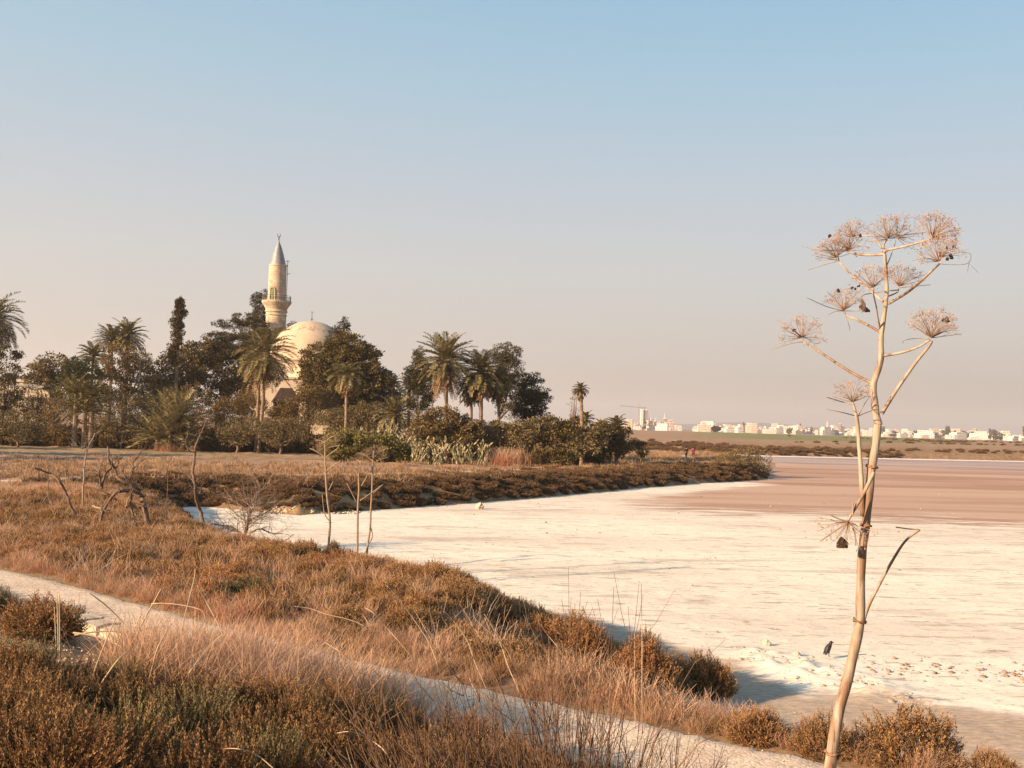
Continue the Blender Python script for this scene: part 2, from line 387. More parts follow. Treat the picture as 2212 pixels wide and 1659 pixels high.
c = mixc(nt, sstep(nt, mv, .35, .7), c, mixc(nt, sstep(nt, noise(nt, pos(nt, (.008, .10, 1)), 1, 3), .42, .58), (.30, .21, .18), (.43, .335, .295)))
c = mixc(nt, mth(nt, 'MULTIPLY', attr(nt, 'edge'), sstep(nt, noise(nt, pos(nt, (.02, .3, 1)), 1, 4), .2, .5)), c, (.78, .72, .66))
c = mixc(nt, sstep(nt, mth(nt, 'ADD', attr(nt, 'tan'), mth(nt, 'MULTIPLY', mth(nt, 'SUBTRACT', st2, .5), .9)), .35, .75), c, mixc(nt, sstep(nt, fi, .4, .62), (.48, .37, .27), (.36, .26, .18)))
finish(nt, c, .9, (mixc(nt, .45, st2, fi), .55, .045), .1)
L = mb.build('salt_lake', lm, smooth=True); me = L.data
ln = 75 - .34 * (lx - 6.6); add_attr(me, 'brine', sm(-20, 26, ly - ln) * sm(1.5, 10, -ld + sm(112, 128, ly) * 20) * 1.0)
add_attr(me, 'mauve', sm(95, 240, ly) * sm(2, 14, -ld) * .8)
add_attr(me, 'edge', sm(10.5, 6.5, -ld) * sm(215, 235, ly))
add_attr(me, 'tan', np.maximum(sm(25.5, 20, ly + 1.2 * np.sin(lx * .6)), sm(3.2, .4, -ld) * sm(55, 40, ly)))
tag(L, kind='structure')

# gravel path: a ribbon draped over the ground with a slight crown
def path_w(k): return 1.12 if k[1] < 60 else (.9 if k[1] < 170 else 1.6)
PL = smooth_line(PATH, 26); T = unit(np.gradient(PL, axis=0)); NR = np.stack([T[:, 1], -T[:, 0]], -1)
us = np.linspace(-1, 1, 11); V = []; 
for k in range(len(PL)):
    W = path_w(PL[k]) * (1 + .14 * (vn(k * .11, 0, 5) - .5))
    for u in us:
        uu = u * W * (1 + .10 * (vn(k * .45, u > 0, 8) - .5)); V.append((PL[k][0] + NR[k][0] * uu, PL[k][1] + NR[k][1] * uu))
V = np.array(V); zz = height(V[:, 0], V[:, 1]).reshape(len(PL), len(us)); zz = np.maximum(zz, zz[:, 5:6] - .15) * .4 + zz[:, 5:6] * .6
uu = np.abs(us)[None, :]; zz = zz + .055 - .09 * (uu > .95) - .01 * uu; zz = zz + (fbm(V[:, 0] * 3, V[:, 1] * 3, 61, 3).reshape(zz.shape) - .45) * .03
n = len(us); i = np.arange(len(PL) - 1)[:, None]; j = np.arange(n - 1)[None, :]
pq = np.stack([i * n + j, (i + 1) * n + j, (i + 1) * n + j + 1, i * n + j + 1], -1).reshape(-1, 4)
mb = MB(); mb.add(np.column_stack([V, zz.ravel()]), pq)
pm = bpy.data.materials.new('white_gravel'); nt = nodes(pm)
vo = nt.nodes.new('ShaderNodeTexVoronoi'); vo.inputs['Scale'].default_value = 26; nt.links.new(pos(nt), vo.inputs['Vector'])
c = mixc(nt, sstep(nt, noise(nt, pos(nt), 1.2, 4), .35, .65), (.58, .425, .29), (.69, .53, .375))
sepv = nt.nodes.new('ShaderNodeSeparateColor'); nt.links.new(vo.outputs['Color'], sepv.inputs[0])
c = mixc(nt, mth(nt, 'MULTIPLY', sstep(nt, sepv.outputs[0], .55, .9), .5), c, (.78, .68, .54)); c = mixc(nt, mth(nt, 'MULTIPLY', sstep(nt, sepv.outputs[1], .7, .9), .6), c, (.33, .25, .19))
finish(nt, c, .9, (mth(nt, 'SUBTRACT', 1.0, vo.outputs['Distance']), .45, .012), .1)
tag(mb.build('path', pm, smooth=True), kind='structure')

# hills beyond the city
hx = np.linspace(-1200, 9000, 220); hm_ = bpy.data.materials.new('hill_scrub'); nt = nodes(hm_)
finish(nt, mixc(nt, sstep(nt, noise(nt, pos(nt), .01, 4), .4, .6), (.12, .11, .10), (.20, .17, .14)), .95)
def ridge(y0, base, amp, seed, x0, x1):
    pr = amp * (fbm(hx / 900, hx * 0, seed, 4)) * sm(x0, x0 + 900, hx) * sm(x1, x1 - 1500, hx) + base
    mb = MB(); rows = [(-900, -8), (-500, .35), (-150, .85), (0, 1), (300, .7), (900, -8)]; V = []
    for dy, k in rows: V.append(np.stack([hx, y0 + dy + 120 * fbm(hx / 400, hx * 0 + dy, seed + 9, 3), np.where(k < 0, -8, pr * k) + (k > 0) * 6 * fbm(hx / 130, hx * 0 + dy, seed + 3, 3)], -1))
    V = np.concatenate(V); n = len(hx); i = np.arange(len(rows) - 1)[:, None]; j = np.arange(n - 1)[None, :]
    mb.add(V, np.stack([i * n + j, i * n + j + 1, (i + 1) * n + j + 1, (i + 1) * n + j], -1).reshape(-1, 4)); return mb
tag(ridge(7600, 8, 95, 71, 300, 4300).build('hills', hm_, smooth=True), kind='structure')
# ------------------------------------------------------------------ low plants: prototypes
M_scrub = M_foliage('scrub_leaf', (.31, .155, .060), (.20, .125, .048), (.52, .30, .135), trans=.25, scale=.35, cc=(.34, .13, .05))
M_fore = M_foliage('fore_scrub_leaf', (.17, .078, .032), (.115, .070, .028), (.40, .225, .095), stem=(.07, .04, .025), trans=.2, scale=.9, cc=(.31, .125, .045))  # darkened copy of the scrub: shade between neighbouring bushes put into the leaf colour
M_green = M_foliage('scrub_green', (.085, .072, .030), (.12, .085, .034), (.34, .28, .13), trans=.2, scale=.8, cc=(.24, .12, .05))  # green kept dark too, foreground shade is painted into it
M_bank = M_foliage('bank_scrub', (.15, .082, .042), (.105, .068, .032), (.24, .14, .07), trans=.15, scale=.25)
M_grass = M_foliage('dry_grass', (.48, .26, .15), (.40, .235, .13), (.64, .43, .29), stem=(.22, .12, .06), trans=.3, scale=.4, cc=(.42, .19, .10))
M_straw = M_foliage('straw', (.48, .36, .23), (.40, .28, .175), (.56, .43, .29), stem=(.22, .14, .08), trans=.1, scale=1)
M_twig = M_foliage('dark_twig', (.13, .075, .045), (.17, .10, .06), (.22, .14, .08), stem=(.08, .05, .03), trans=0, scale=2)
M_field = M_foliage('field_grass', (.36, .225, .13), (.28, .165, .085), (.44, .29, .17), stem=(.18, .11, .06), trans=.25, scale=.1)

def bush(g, rx, rz, ns, nl, L, ll, lw, up=.7, core=True, tipj=.15, squash=1.0, spread=.35):
    """mound of leafy sprigs"""
    mb = MB(); d = rdir(g, ns); d[:, 2] = np.abs(d[:, 2]) ** .8; d = unit(d)
    lump = .52 + .9 * fbm(d[:, 0] * 2.2 + 9, d[:, 1] * 2.2 + d[:, 2] * 2, int(g.integers(999)), 2)
    top = d * np.array([rx, rx, rz]) * lump[:, None] * g.uniform(.82, 1.05, (ns, 1))
    ax = unit(d * np.array([1, 1, .6]) + np.array([0, 0, up]) + g.normal(size=(ns, 3)) * spread)
    Ls = L * g.uniform(.6, 1.25, ns)
    base = top - ax * Ls[:, None]; base[:, 2] = np.maximum(base[:, 2], .01)
    t = (np.arange(nl) + .5) / nl; t = t ** .85
    pt = base[:, None, :] + ax[:, None, :] * (Ls[:, None] * t[None, :])[:, :, None]
    bend = g.normal(size=(ns, 1, 3)) * .12 * Ls[:, None, None] * (t ** 2)[None, :, None]; pt = pt + bend
    u = unit(np.cross(ax, g.normal(size=(ns, 3)))); v = np.cross(ax, u)
    an = np.arange(nl) * 2.4 + g.uniform(0, 6, (ns, 1)); out = np.cos(an)[..., None] * u[:, None, :] + np.sin(an)[..., None] * v[:, None, :]
    dr = unit(ax[:, None, :] * .9 + out * (.85 - .45 * t[None, :, None])); sd_ = unit(np.cross(dr, g.normal(size=dr.shape)))
    size = (1.1 - .55 * t)[None, :] * g.uniform(.6, 1.3, (ns, nl))
    tp = np.clip(.25 + .75 * t[None, :] * g.uniform(.5, 1.1, (ns, 1)) + g.normal(size=(ns, nl)) * tipj, .22, 1)
    leaves(mb, pt.reshape(-1, 3), dr.reshape(-1, 3), sd_.reshape(-1, 3), (ll * size).ravel(), (lw * size).ravel(), tp.ravel())
    leaves(mb, base, ax, unit(np.cross(ax, g.normal(size=(ns, 3)))), Ls * .95, lw * .55, .05)
    if core:                                               # woody stems from the root
        k = max(ns // 6, 8); idx = g.choice(ns, k); b0 = g.normal(size=(k, 3)) * .05 * rx; b0[:, 2] = 0
        dv = base[idx] - b0; Lk = np.linalg.norm(dv, axis=1); leaves(mb, b0, unit(dv), unit(np.cross(dv, g.normal(size=(k, 3)))), Lk * 1.2, lw * 1.1, 0)
    return mb
def tuft(g, n, H, w, spread=.12, lean=.35, droop=.3, seg=4, r0=.10, tipv=1.0):
    mb = MB(); b = g.normal(size=(n, 3)) * r0; b[:, 2] = 0; az = g.uniform(0, 6.283, n); ln = np.abs(g.normal(size=n)) * lean
    d = unit(np.stack([np.cos(az) * ln + g.normal() * .1, np.sin(az) * ln, np.ones(n)], -1)); Hn = H * g.uniform(.4, 1.15, n)
    t = np.linspace(0, 1, seg + 1); hor = np.stack([np.cos(az), np.sin(az), 0 * az], -1)
    P = b[:, None] + d[:, None] * (Hn[:, None] * t)[..., None] + hor[:, None] * (droop * g.uniform(0, 1, (n, 1)) * Hn[:, None] * t ** 2.2)[..., None] - np.array([0, 0, 1]) * (droop * .35 * Hn[:, None] * t ** 3)[..., None]
    s = unit(np.cross(d, g.normal(size=(n, 3)))); W = w * (1 - .8 * t)[None, :, None]
    A = P + s[:, None] * W / 2; B = P - s[:, None] * W / 2; V = np.stack([A, B], 2).reshape(-1, 3)
    i = np.arange(n)[:, None] * (seg + 1) * 2; j = np.arange(seg)[None, :] * 2
    q = np.stack([i + j, i + j + 1, i + j + 3, i + j + 2], -1).reshape(-1, 4)
    mb.add(V, q, None, np.broadcast_to((.15 + .85 * t * tipv)[None, :, None], (n, seg + 1, 2)).ravel()); return mb

def scatter(name, protos, pts, yaw, scl, pick, mats, label, cat, tilt=.12, zs=None):
    """one object: its mesh holds the prototypes and the points, geometry nodes plant them"""
    mb = MB(); pid = []
    for k, p in enumerate(protos):
        v, q, t, a, m = p.arrays(); mb.add(v, q, t, a, int(m[0]) if len(m) else 0); pid += [k] * len(v)
    n = len(pts); mb.add(pts, None, None, 0.0); pid += [-1] * n; npr = len(pid) - n
    v, q, t, a, m = mb.arrays(); me = bpy.data.meshes.new(name)
    me.vertices.add(len(v)); me.vertices.foreach_set('co', v.astype(np.float32).ravel())
    me.loops.add(len(q) * 4 + len(t) * 3); me.loops.foreach_set('vertex_index', np.concatenate([q.ravel(), t.ravel()]).astype(np.int32))
    me.polygons.add(len(q) + len(t)); me.polygons.foreach_set('loop_start', np.concatenate([np.arange(len(q)) * 4, len(q) * 4 + np.arange(len(t)) * 3]).astype(np.int32))
    me.polygons.foreach_set('material_index', m.astype(np.int32)); me.update(calc_edges=True)
    def A(nm, ty, val, f='value'):
        x = me.attributes.new(nm, ty, 'POINT'); x.data.foreach_set(f, val)
    A('tip', 'FLOAT', a.astype(np.float32)); A('pid', 'INT', np.array(pid, np.int32))
    g = np.random.default_rng(len(pts)); rot = np.zeros((len(v), 3), np.float32); rot[npr:, 0] = g.normal(size=n) * tilt; rot[npr:, 1] = g.normal(size=n) * tilt; rot[npr:, 2] = yaw
    A('rot', 'FLOAT_VECTOR', rot.ravel(), 'vector'); s3 = np.ones((len(v), 3), np.float32); s3[npr:] = np.asarray(scl)[:, None]
    if zs is not None: s3[npr:, 2] *= zs
    A('scl', 'FLOAT_VECTOR', s3.ravel(), 'vector'); ix = np.zeros(len(v), np.int32); ix[npr:] = pick; A('idx', 'INT', ix)
    for mm in mats: me.materials.append(mm)
    o = bpy.data.objects.new(name, me); COL.objects.link(o)
    ng = bpy.data.node_groups.new('plant_' + name, 'GeometryNodeTree'); ng.interface.new_socket('Geometry', in_out='INPUT', socket_type='NodeSocketGeometry'); ng.interface.new_socket('Geometry', in_out='OUTPUT', socket_type='NodeSocketGeometry')
    gi = ng.nodes.new('NodeGroupInput'); go = ng.nodes.new('NodeGroupOutput'); L_ = ng.links.new
    def NA(nm, ty): x = ng.nodes.new('GeometryNodeInputNamedAttribute'); x.data_type = ty; x.inputs[0].default_value = nm; return x.outputs[0]
    pa = NA('pid', 'INT')
    def sep(k):
        c = ng.nodes.new('FunctionNodeCompare'); c.data_type = 'INT'; c.operation = 'EQUAL'; ins = [x for x in c.inputs if x.type == 'INT']; L_(pa, ins[0]); ins[1].default_value = k
        s = ng.nodes.new('GeometryNodeSeparateGeometry'); s.domain = 'POINT'; L_(gi.outputs[0], s.inputs[0]); L_([x for x in c.outputs if x.enabled][0], s.inputs[1]); return s.outputs[0]
    jn = ng.nodes.new('GeometryNodeJoinGeometry')
    for k in range(len(protos)):
        gt = ng.nodes.new('GeometryNodeGeometryToInstance'); L_(sep(k), gt.inputs[0]); L_(gt.outputs[0], jn.inputs[0])
    ip = ng.nodes.new('GeometryNodeInstanceOnPoints'); L_(sep(-1), ip.inputs['Points']); L_(jn.outputs[0], ip.inputs['Instance']); ip.inputs['Pick Instance'].default_value = True
    L_(NA('idx', 'INT'), ip.inputs['Instance Index'])
    er = ng.nodes.new('FunctionNodeEulerToRotation'); L_(NA('rot', 'FLOAT_VECTOR'), er.inputs[0]); L_(er.outputs[0], ip.inputs['Rotation'])
    L_(NA('scl', 'FLOAT_VECTOR'), ip.inputs['Scale']); L_(ip.outputs[0], go.inputs[0])
    md = o.modifiers.new('planting', 'NODES'); md.node_group = ng
    return tag(o, label, cat, kind='stuff')

g0 = np.random.default_rng(11)
NEAR = [bush(g0, .44, .50, 260, 40, .26, .026, .010, up=1.0) for _ in range(4)]
NEARG = [bush(g0, .42, .50, 150, 60, .38, .030, .012, up=1.3, spread=.3) for _ in range(3)]
MID = [bush(g0, .50, .52, 300, 16, .24, .045, .018, up=.9) for _ in range(6)]
LOW = [bush(g0, .60, .42, 170, 12, .26, .09, .040, up=.8) for _ in range(5)]
TUFN = [tuft(g0, 130, .50, .0055, lean=.45, r0=.12) for _ in range(4)]
TUFM = [tuft(g0, 90, .50, .012, lean=.4, r0=.14) for _ in range(4)]
TUFF = [tuft(g0, 60, .38, .035, lean=.5, r0=.28, seg=2) for _ in range(4)]

def fan(n, r0, r1, a0=-.60, a1=.60, g=g0):
    a = g.uniform(a0, a1, n); r = np.sqrt(g.uniform(r0 * r0, r1 * r1, n)); return r * np.sin(a), r * np.cos(a)
def ell(X, Y, cx, cy, rx, ry, rot=0):
    dx, dy = X - cx, Y - cy; c, s = math.cos(rot), math.sin(rot); return ((dx * c + dy * s) / rx) ** 2 + ((-dx * s + dy * c) / ry) ** 2
def plant(name, protos, X, Y, smin, smax, mats, label, cat, tilt=.1, zs=None, sink=.04, szf=None):
    n = len(X); g = np.random.default_rng(n + 3); s = g.uniform(smin, smax, n) * (szf if szf is not None else 1)
    Z = height(X, Y) - sink
    return scatter(name, protos, np.stack([X, Y, Z], -1), g.uniform(0, 6.283, n), s, g.integers(0, len(protos), n), mats, label, cat, tilt, zs)

COR = lambda X, Y: (X / np.maximum(Y, .1) < -.365) & (Y > 11.3) & (Y < 17.7) & (side(X, Y) < 0)
KEEP = []                                # places held free for the plants built one by one
def free(X, Y, marg=.0):
    k = ~COR(X, Y)
    for (x, y, r) in KEEP: k &= np.hypot(X - x, Y - y) > r + marg
    return k

# plants one can point at: each a thing of its own ------------------------------------
def px_bush(name, px, py, wpx, hpx, protos, mat, label, cat='shrub', group=None, dz=0, rxp=.5, rzp=.52, keep=.75):
    p = ground_at(px, py); k = p[1] / F; W = wpx * k; H = hpx * k
    b = protos[int(g0.integers(len(protos)))]
    o = b.build(name, mat); o.location = (p[0], p[1] + W * .25, hz(p[0], p[1] + W * .25) - .03 + dz)
    o.rotation_euler = (0, 0, float(g0.uniform(0, 6.28))); o.scale = (W / (2 * rxp), W / (2 * rxp), H / rzp)
    KEEP.append((p[0], p[1] + W * .25, W * .5 * keep)); return tag(o, label, cat, group)
def _mk(rx, rz, ns, nl, L, ll, lw, **k): return [bush(g0, rx, rz, ns, nl, L, ll, lw, **k)]
BIGM = [bush(g0, .50, .52, 950, 16, .17, .030, .011, up=.8) for _ in range(3)]
g1 = 'shrubs along the gravel path'
px_bush('salt_shrub', 60, 1378, 250, 112, BIGM, M_scrub, 'rounded brown shrub standing on the near edge of the gravel path at the far left', group=g1)
px_bush('salt_shrub', 1530, 1512, 190, 112, BIGM, M_scrub, 'reddish brown shrub at the end of the shrub belt, throwing its shadow on the salt', group='shrubs at the edge of the salt')
px_bush('salt_shrub', 1395, 1508, 190, 135, BIGM, M_scrub, 'taller olive brown shrub just left of the shrub that shades the salt', group='shrubs at the edge of the salt')
px_bush('salt_shrub', 1250, 1440, 200, 120, BIGM, M_scrub, 'dense brown shrub in the middle of the shrub belt above the gravel path', group='shrubs at the edge of the salt')
px_bush('salt_shrub', 900, 1270, 110, 50, BIGM, M_scrub, 'small orange tipped shrub standing out against the salt right of the three dry stalks', group='shrubs at the edge of the salt')
px_bush('salt_shrub', 715, 1210, 70, 45, BIGM, M_bank, 'dark little shrub on the salt at the foot of the leftmost of three dry stalks', group='shrubs at the edge of the salt')
px_bush('salt_shrub', 1990, 1668, 330, 145, BIGM, M_scrub, 'broad golden brown shrub right of the tall stem at the bottom edge', group=g1)
px_bush('salt_shrub', 1640, 1612, 200, 92, BIGM, M_scrub, 'low brown shrub left of the foot of the tall stem', group=g1)
px_bush('salt_shrub', 1790, 1640, 170, 105, BIGM, M_scrub, 'low shrub directly behind the foot of the tall stem', group=g1)
px_bush('salt_shrub', 2165, 1690, 180, 80, BIGM, M_scrub, 'low shrub in the lower right corner behind the broad golden one', group=g1)
BIGN = [bush(g0, .50, .55, 420, 48, .30, .024, .0095, up=1.1) for _ in range(2)]; BIGG = [bush(g0, .48, .60, 230, 70, .44, .027, .0105, up=1.4, spread=.28) for _ in range(2)]
gf_ = 'single shrubs of the foreground slope'
for px, py, w_, h_, gr_, lab in [(250, 1690, 330, 190, 1, 'leafy grey green shrub with upright spikes at the bottom left'), (560, 1740, 300, 170, 1, 'leafy grey green shrub with spikes right of the bottom left one'), (40, 1650, 260, 170, 0, 'rust brown shrub in the bottom left corner'),
    (60, 1530, 230, 110, 0, 'orange brown shrub at the left edge below the gravel patch'), (400, 1600, 250, 120, 1, 'olive shrub rising dark in front of the rusty grass'), (850, 1730, 300, 150, 0, 'golden brown shrub at the bottom edge left of the dark twigs'), (720, 1620, 250, 110, 0, 'brown shrub below the right end of the rusty grass'), (980, 1640, 240, 100, 0, 'tawny shrub just below the middle of the path')]:
    px_bush('leafy_shrub' if gr_ else 'brown_shrub', px, py, w_, h_, BIGG if gr_ else BIGN, M_green if gr_ else M_fore, lab, group=gf_, keep=.5)
# mass of the shrub belt -------------------------------------------------------------
X, Y = fan(5200, 13, 62, -.62, .5); d = sdist(X, Y); pd = pdist(X, Y); s = side(X, Y)
nz = fbm(X * .16, Y * .16, 33, 3)
k = (d > .5 + .5 * (Y > 40)) & (pd > 1.36) & (s > 0) & free(X, Y) & ~((d < 1.4) & (Y < 24) & (X > 3.2)) & ~((X > 4.9) & (Y < 20)) & (Y < 60 - .1 * X)
dens = np.where(nz > .50, .35, 1.0) * np.where(Y > 40, .75, 1)
k &= g0.uniform(0, 1, len(X)) < dens * np.clip(1.25 - (Y - 15) / 90, .5, 1.2)
szf = .72 + .75 * fbm(X * .3, Y * .3, 35, 2); szf = szf * np.where(pd < 2.1, .62, 1)
plant('marsh_scrub', MID, X[k], Y[k], .75, 1.15, [M_scrub], 'mass of low brown salt marsh scrub between the gravel path and the salt', 'scrub', szf=szf[k])
X, Y = fan(9000, 13, 64, -.62, .45); d = sdist(X, Y); pd = pdist(X, Y); s = side(X, Y); nz = fbm(X * .16, Y * .16, 33, 3)
k = (d > 1.2) & (pd > 1.45) & (s > 0) & free(X, Y, -.1) & ((nz > .44) | (g0.uniform(0, 1, len(X)) < .35)) & ~((X > 3.5) & (Y < 22))
plant('dry_grass', TUFM, X[k], Y[k], .7, 1.35, [M_grass], 'tawny dry grass growing through the scrub beyond the gravel path', 'grass')
X, Y = fan(5200, 11, 30, -.62, .5); pd = pdist(X, Y); s = side(X, Y)
k = (s > 0) & (pd > 1.08) & (pd < 2.3) & ~((X > 3.6) & (Y < 14.5) & (pd < 1.3)) & free(X, Y, -.2); xa, ya = X[k], Y[k]
X, Y = fan(2600, 9, 30, -.62, .5); pd = pdist(X, Y); s = side(X, Y); k = (s < 0) & (pd > 1.05) & (pd < 1.7) & (g0.uniform(0, 1, len(X)) < np.where(X > -2.2, .22, .7)) & ~COR(X, Y)
plant('verge_grass', TUFN, np.concatenate([xa, X[k]]), np.concatenate([ya, Y[k]]), .35, .95, [M_grass], 'short dry grass creeping over both edges of the gravel path', 'grass', tilt=.25)
M_grey = M_foliage('grey_stalk', (.36, .28, .21), (.44, .33, .24), (.52, .42, .32), stem=(.24, .17, .12), trans=0, scale=1)
SPK = [tuft(g0, 12, .85, .011, lean=.8, droop=.25, r0=.10, seg=3) for _ in range(4)]
X, Y = fan(1500, 9, 48, -.62, .48); d = sdist(X, Y); pd = pdist(X, Y); k = (d > 1) & (pd > 1.3) & (fbm(X * .2, Y * .2, 55, 2) > .42) & ~((X > .5) & (Y < 30)) & ((Y > 17) | (g0.uniform(0, 1, len(X)) < .3))
plant('dead_stems', SPK, X[k], Y[k], .6, 1.25, [M_grey], 'thin grey dead stems sticking out of the scrub', 'dead stems', tilt=.25)
GRN = [bush(g0, .50, .42, 260, 16, .22, .036, .014, up=.8) for _ in range(3)]
X, Y = fan(620, 16, 50, -.60, .35); d = sdist(X, Y); pd = pdist(X, Y); k = (d > 1.5) & (pd > 1.8) & (side(X, Y) > 0) & (fbm(X * .14, Y * .14, 66, 2) > .5)
plant('grey_green_scrub', GRN, X[k], Y[k], .9, 1.5, [M_green], 'patches of dull green scrub among the brown shrubs beyond the path', 'scrub')
# camera side of the path ------------------------------------------------------------
X, Y = fan(2300, 3.2, 32, -.66, .50); pd = pdist(X, Y); s = side(X, Y); r = np.hypot(X, Y)
grav = ell(X, Y, -6.5, 14.6, 2.7, 2.3, -.3); grz = ell(X, Y, -3.8, 14.0, 2.2, 1.9, -.67)
base = (s < 0) & (pd > 1.45) & (r > 5.0 - .9 * (X > .6)) & free(X, Y) & (grav > 1.0) & ~((X > 2.2) & (s > -2.6))
gmix = fbm(X * .35, Y * .35, 91, 2)
k = base & (grz > 1) & (gmix > .47) & (X < -1.2) & (g0.uniform(0, 1, len(X)) < .6); k1 = k
plant('green_scrub', NEARG, X[k], Y[k], .8, 1.2, [M_green], 'olive green leafy scrub mixed through the foreground slope', 'scrub')
kr = base & (grz > 1) & (X > -1.0) & (g0.uniform(0, 1, len(X)) < .72)
plant('tawny_scrub', NEAR, X[kr], Y[kr], .6, 1.0, [M_scrub], 'tawny brown scrub at the bottom centre between the brooms and the path', 'scrub')
k = base & (grz > 1) & ~k1 & (X <= -1.0) & (g0.uniform(0, 1, len(X)) < np.where(X < -.6, .68, .75))
sz = np.where(X > -.6, .78, 1.0) * np.where((s > -3) , .8, 1)
plant('foreground_scrub', NEAR, X[k], Y[k], .75, 1.45, [M_fore], 'reddish brown scrub covering the slope in the foreground', 'scrub', szf=sz[k])
X, Y = fan(6500, 4, 22, -.62, .52); pd = pdist(X, Y); s = side(X, Y); grz = ell(X, Y, -3.7, 13.7, 2.7, 2.3, -.67); grav = ell(X, Y, -6.5, 14.6, 2.5, 2.1, -.3)
k = (s < 0) & (pd > 1.3) & ((grz < 1) | (g0.uniform(0, 1, len(X)) < np.where((X < -1.2) & (Y < 10.5), .006, .03))) & ((grav > 1) | (g0.uniform(0, 1, len(X)) < .15)) & free(X, Y, -.2)
plant('foreground_grass', TUFN, X[k], Y[k], .75, 1.5, [M_grass], 'rust coloured dry grass thicket beside the bend of the gravel path', 'grass', tilt=.2, szf=np.where(grz[k] < 1, 1.4, .9))
# far bank and field -----------------------------------------------------------------
X, Y = fan(150000, 60, 270, -.60, .40); d = sdist(X, Y); q_ = (d > 0) & (d < 9); X, Y, d = X[q_], Y[q_], d[q_]; pd = pdist(X, Y)
edge = (d > .15) & (d < 9) & (pd > 1.3)
k = edge & (g0.uniform(0, 1, len(X)) < np.where(d < 5.5, .75, .10) * np.clip(90 / Y, .3, 1)); 
plant('bank_scrub', LOW, X[k], Y[k], .5, 1.25, [M_bank], 'dark low scrub growing down the shaded bank above the salt', 'scrub', szf=(1 + .003 * (Y[k] - 60)))
X, Y = fan(34000, 58, 265, -.60, .40); d = sdist(X, Y); pd = pdist(X, Y); nz = fbm(X * .07, Y * .12, 36, 3)
k = (d > 3.5) & (pd > 1.25) & ((d < 26) | (nz > .45)) & (g0.uniform(0, 1, len(X)) < np.where(d < 26, .8, .45) * np.where((Y > 92) & (X < .05 * Y), .25, 1)) & (Y < 150 + X)
plant('field_grass', TUFF, X[k], Y[k], .7, 1.5, [M_field], 'short dry grass over the flat field before the trees', 'grass', szf=(1 + .004 * (Y[k] - 60)))
X, Y = fan(9000, 245, 620, -.25, .50); u_ = g0.uniform(0, 1, 9000); d = sdist(X, Y); nz = fbm(X * .02, Y * .05, 37, 3)
k = (d > 5) & (((nz > .56) & (d > 40) & (u_ < .35)) | ((d < 15) & (nz > .40))) & (Y > 235) & ((d < 20) | (X > .27 * Y))
plant('far_shore_scrub', LOW, X[k], Y[k], 1.0, 2.4, [M_bank], 'strip of brown scrub along the far shore of the salt', 'scrub')
# stones and crust crumbs -------------------------------------------------------------
def stone(g, n=3, r=.5, flat=.6):
    mb = MB(); a = np.arange(7) * 2 * math.pi / 7; V = []; zs = [-.35, .1, .55]; rr = [.85, 1.0, .55]
    for z, q in zip(zs, rr): V.append(np.stack([np.cos(a + z) * q * r * g.uniform(.7, 1.2, 7), np.sin(a + z) * q * r * g.uniform(.7, 1.2, 7), np.full(7, z * r * 2 * flat) + g.normal(size=7) * .06 * r], -1))
    V = np.concatenate(V + [np.array([[g.normal() * .1 * r, g.normal() * .1 * r, .95 * r * 1.6 * flat]])]); j = np.arange(7); j2 = (j + 1) % 7
    q = np.concatenate([np.stack([i * 7 + j, i * 7 + j2, (i + 1) * 7 + j2, (i + 1) * 7 + j], -1) for i in range(2)]); t = np.stack([14 + j, 14 + j2, np.full(7, 21)], -1)
    mb.add(V, q, t, .5); return mb
M_stone = M_plain('pale_stone', (.36, .27, .19), (.56, .46, .35), 1.3, bump=.4, obj=False)
M_clod = M_plain('dark_clod', (.20, .13, .085), (.34, .24, .17), 6, bump=.4)
ST = [stone(g0, flat=.25 + .4 * float(g0.uniform())) for _ in range(7)]
X, Y = fan(60000, 13, 130, -.30, .60); d = sdist(X, Y)
cr_ = crust(X, Y); u = g0.uniform(0, 1, len(X))
k = (d < 2.0) & (d > -60) & (((cr_ > .2) & (u < .3)) | ((np.abs(d) < 1.2) & (u < .20)) | (u < .0035 + .02 * (Y < 60) * (fbm(X * .3, Y * .9, 77, 3) > .56)))
n = k.sum(); Xk, Yk = X[k], Y[k]; s = g0.uniform(.04, .15, n) * (1 + .7 * (Yk > 45)) * (1 + .9 * (cr_[k] > .2))
# the ridge needs more pieces than the wide scatter gives it
uu = g0.uniform(-3.0, 3.0, 700); vv = g0.normal(size=700) * .6 * (1 - .2 * np.abs(uu)); xr = crx + uu * .48 + vv * .877; yr = cry - uu * .877 + vv * .48
Xk = np.concatenate([Xk, xr]); Yk = np.concatenate([Yk, yr]); s = np.concatenate([s, .03 + .17 * g0.uniform(0, 1, 700) ** 3])
zk = np.maximum(height(Xk, Yk), 0) + crust(Xk, Yk) * .05 - s * .15
xq = g0.uniform(-15.5, -9.5, 260); yq = 63.2 + (xq + 15.5) * .25 + np.abs(g0.normal(size=260)) * 1.0; Xk = np.append(Xk, xq); Yk = np.append(Yk, yq); s = np.append(s, g0.uniform(.10, .32, 260)); zk = np.append(zk, np.maximum(height(xq, yq), 0))
scatter('crust_rubble', ST, np.stack([Xk, Yk, zk], -1), g0.uniform(0, 6.28, len(Xk)), s, g0.integers(0, 7, len(Xk)), [M_stone], 'pale broken salt crust and pebbles strewn on the flat and its edge', 'rubble', tilt=.5)
X, Y = fan(30000, 14, 110, -.2, .60); d = sdist(X, Y); band = ell(X, Y, 11.5, 26, 3.2, .9, -.12) < 1; u = g0.uniform(0, 1, len(X))
k = (d < -.3) & ((u < .006) | (band & (u < .5)))
xb = 9.3 + 5 * g0.uniform(0, 1, 150) ** 1.3; yb = 26.6 - .12 * (xb - 8) + g0.normal(size=150) * .7
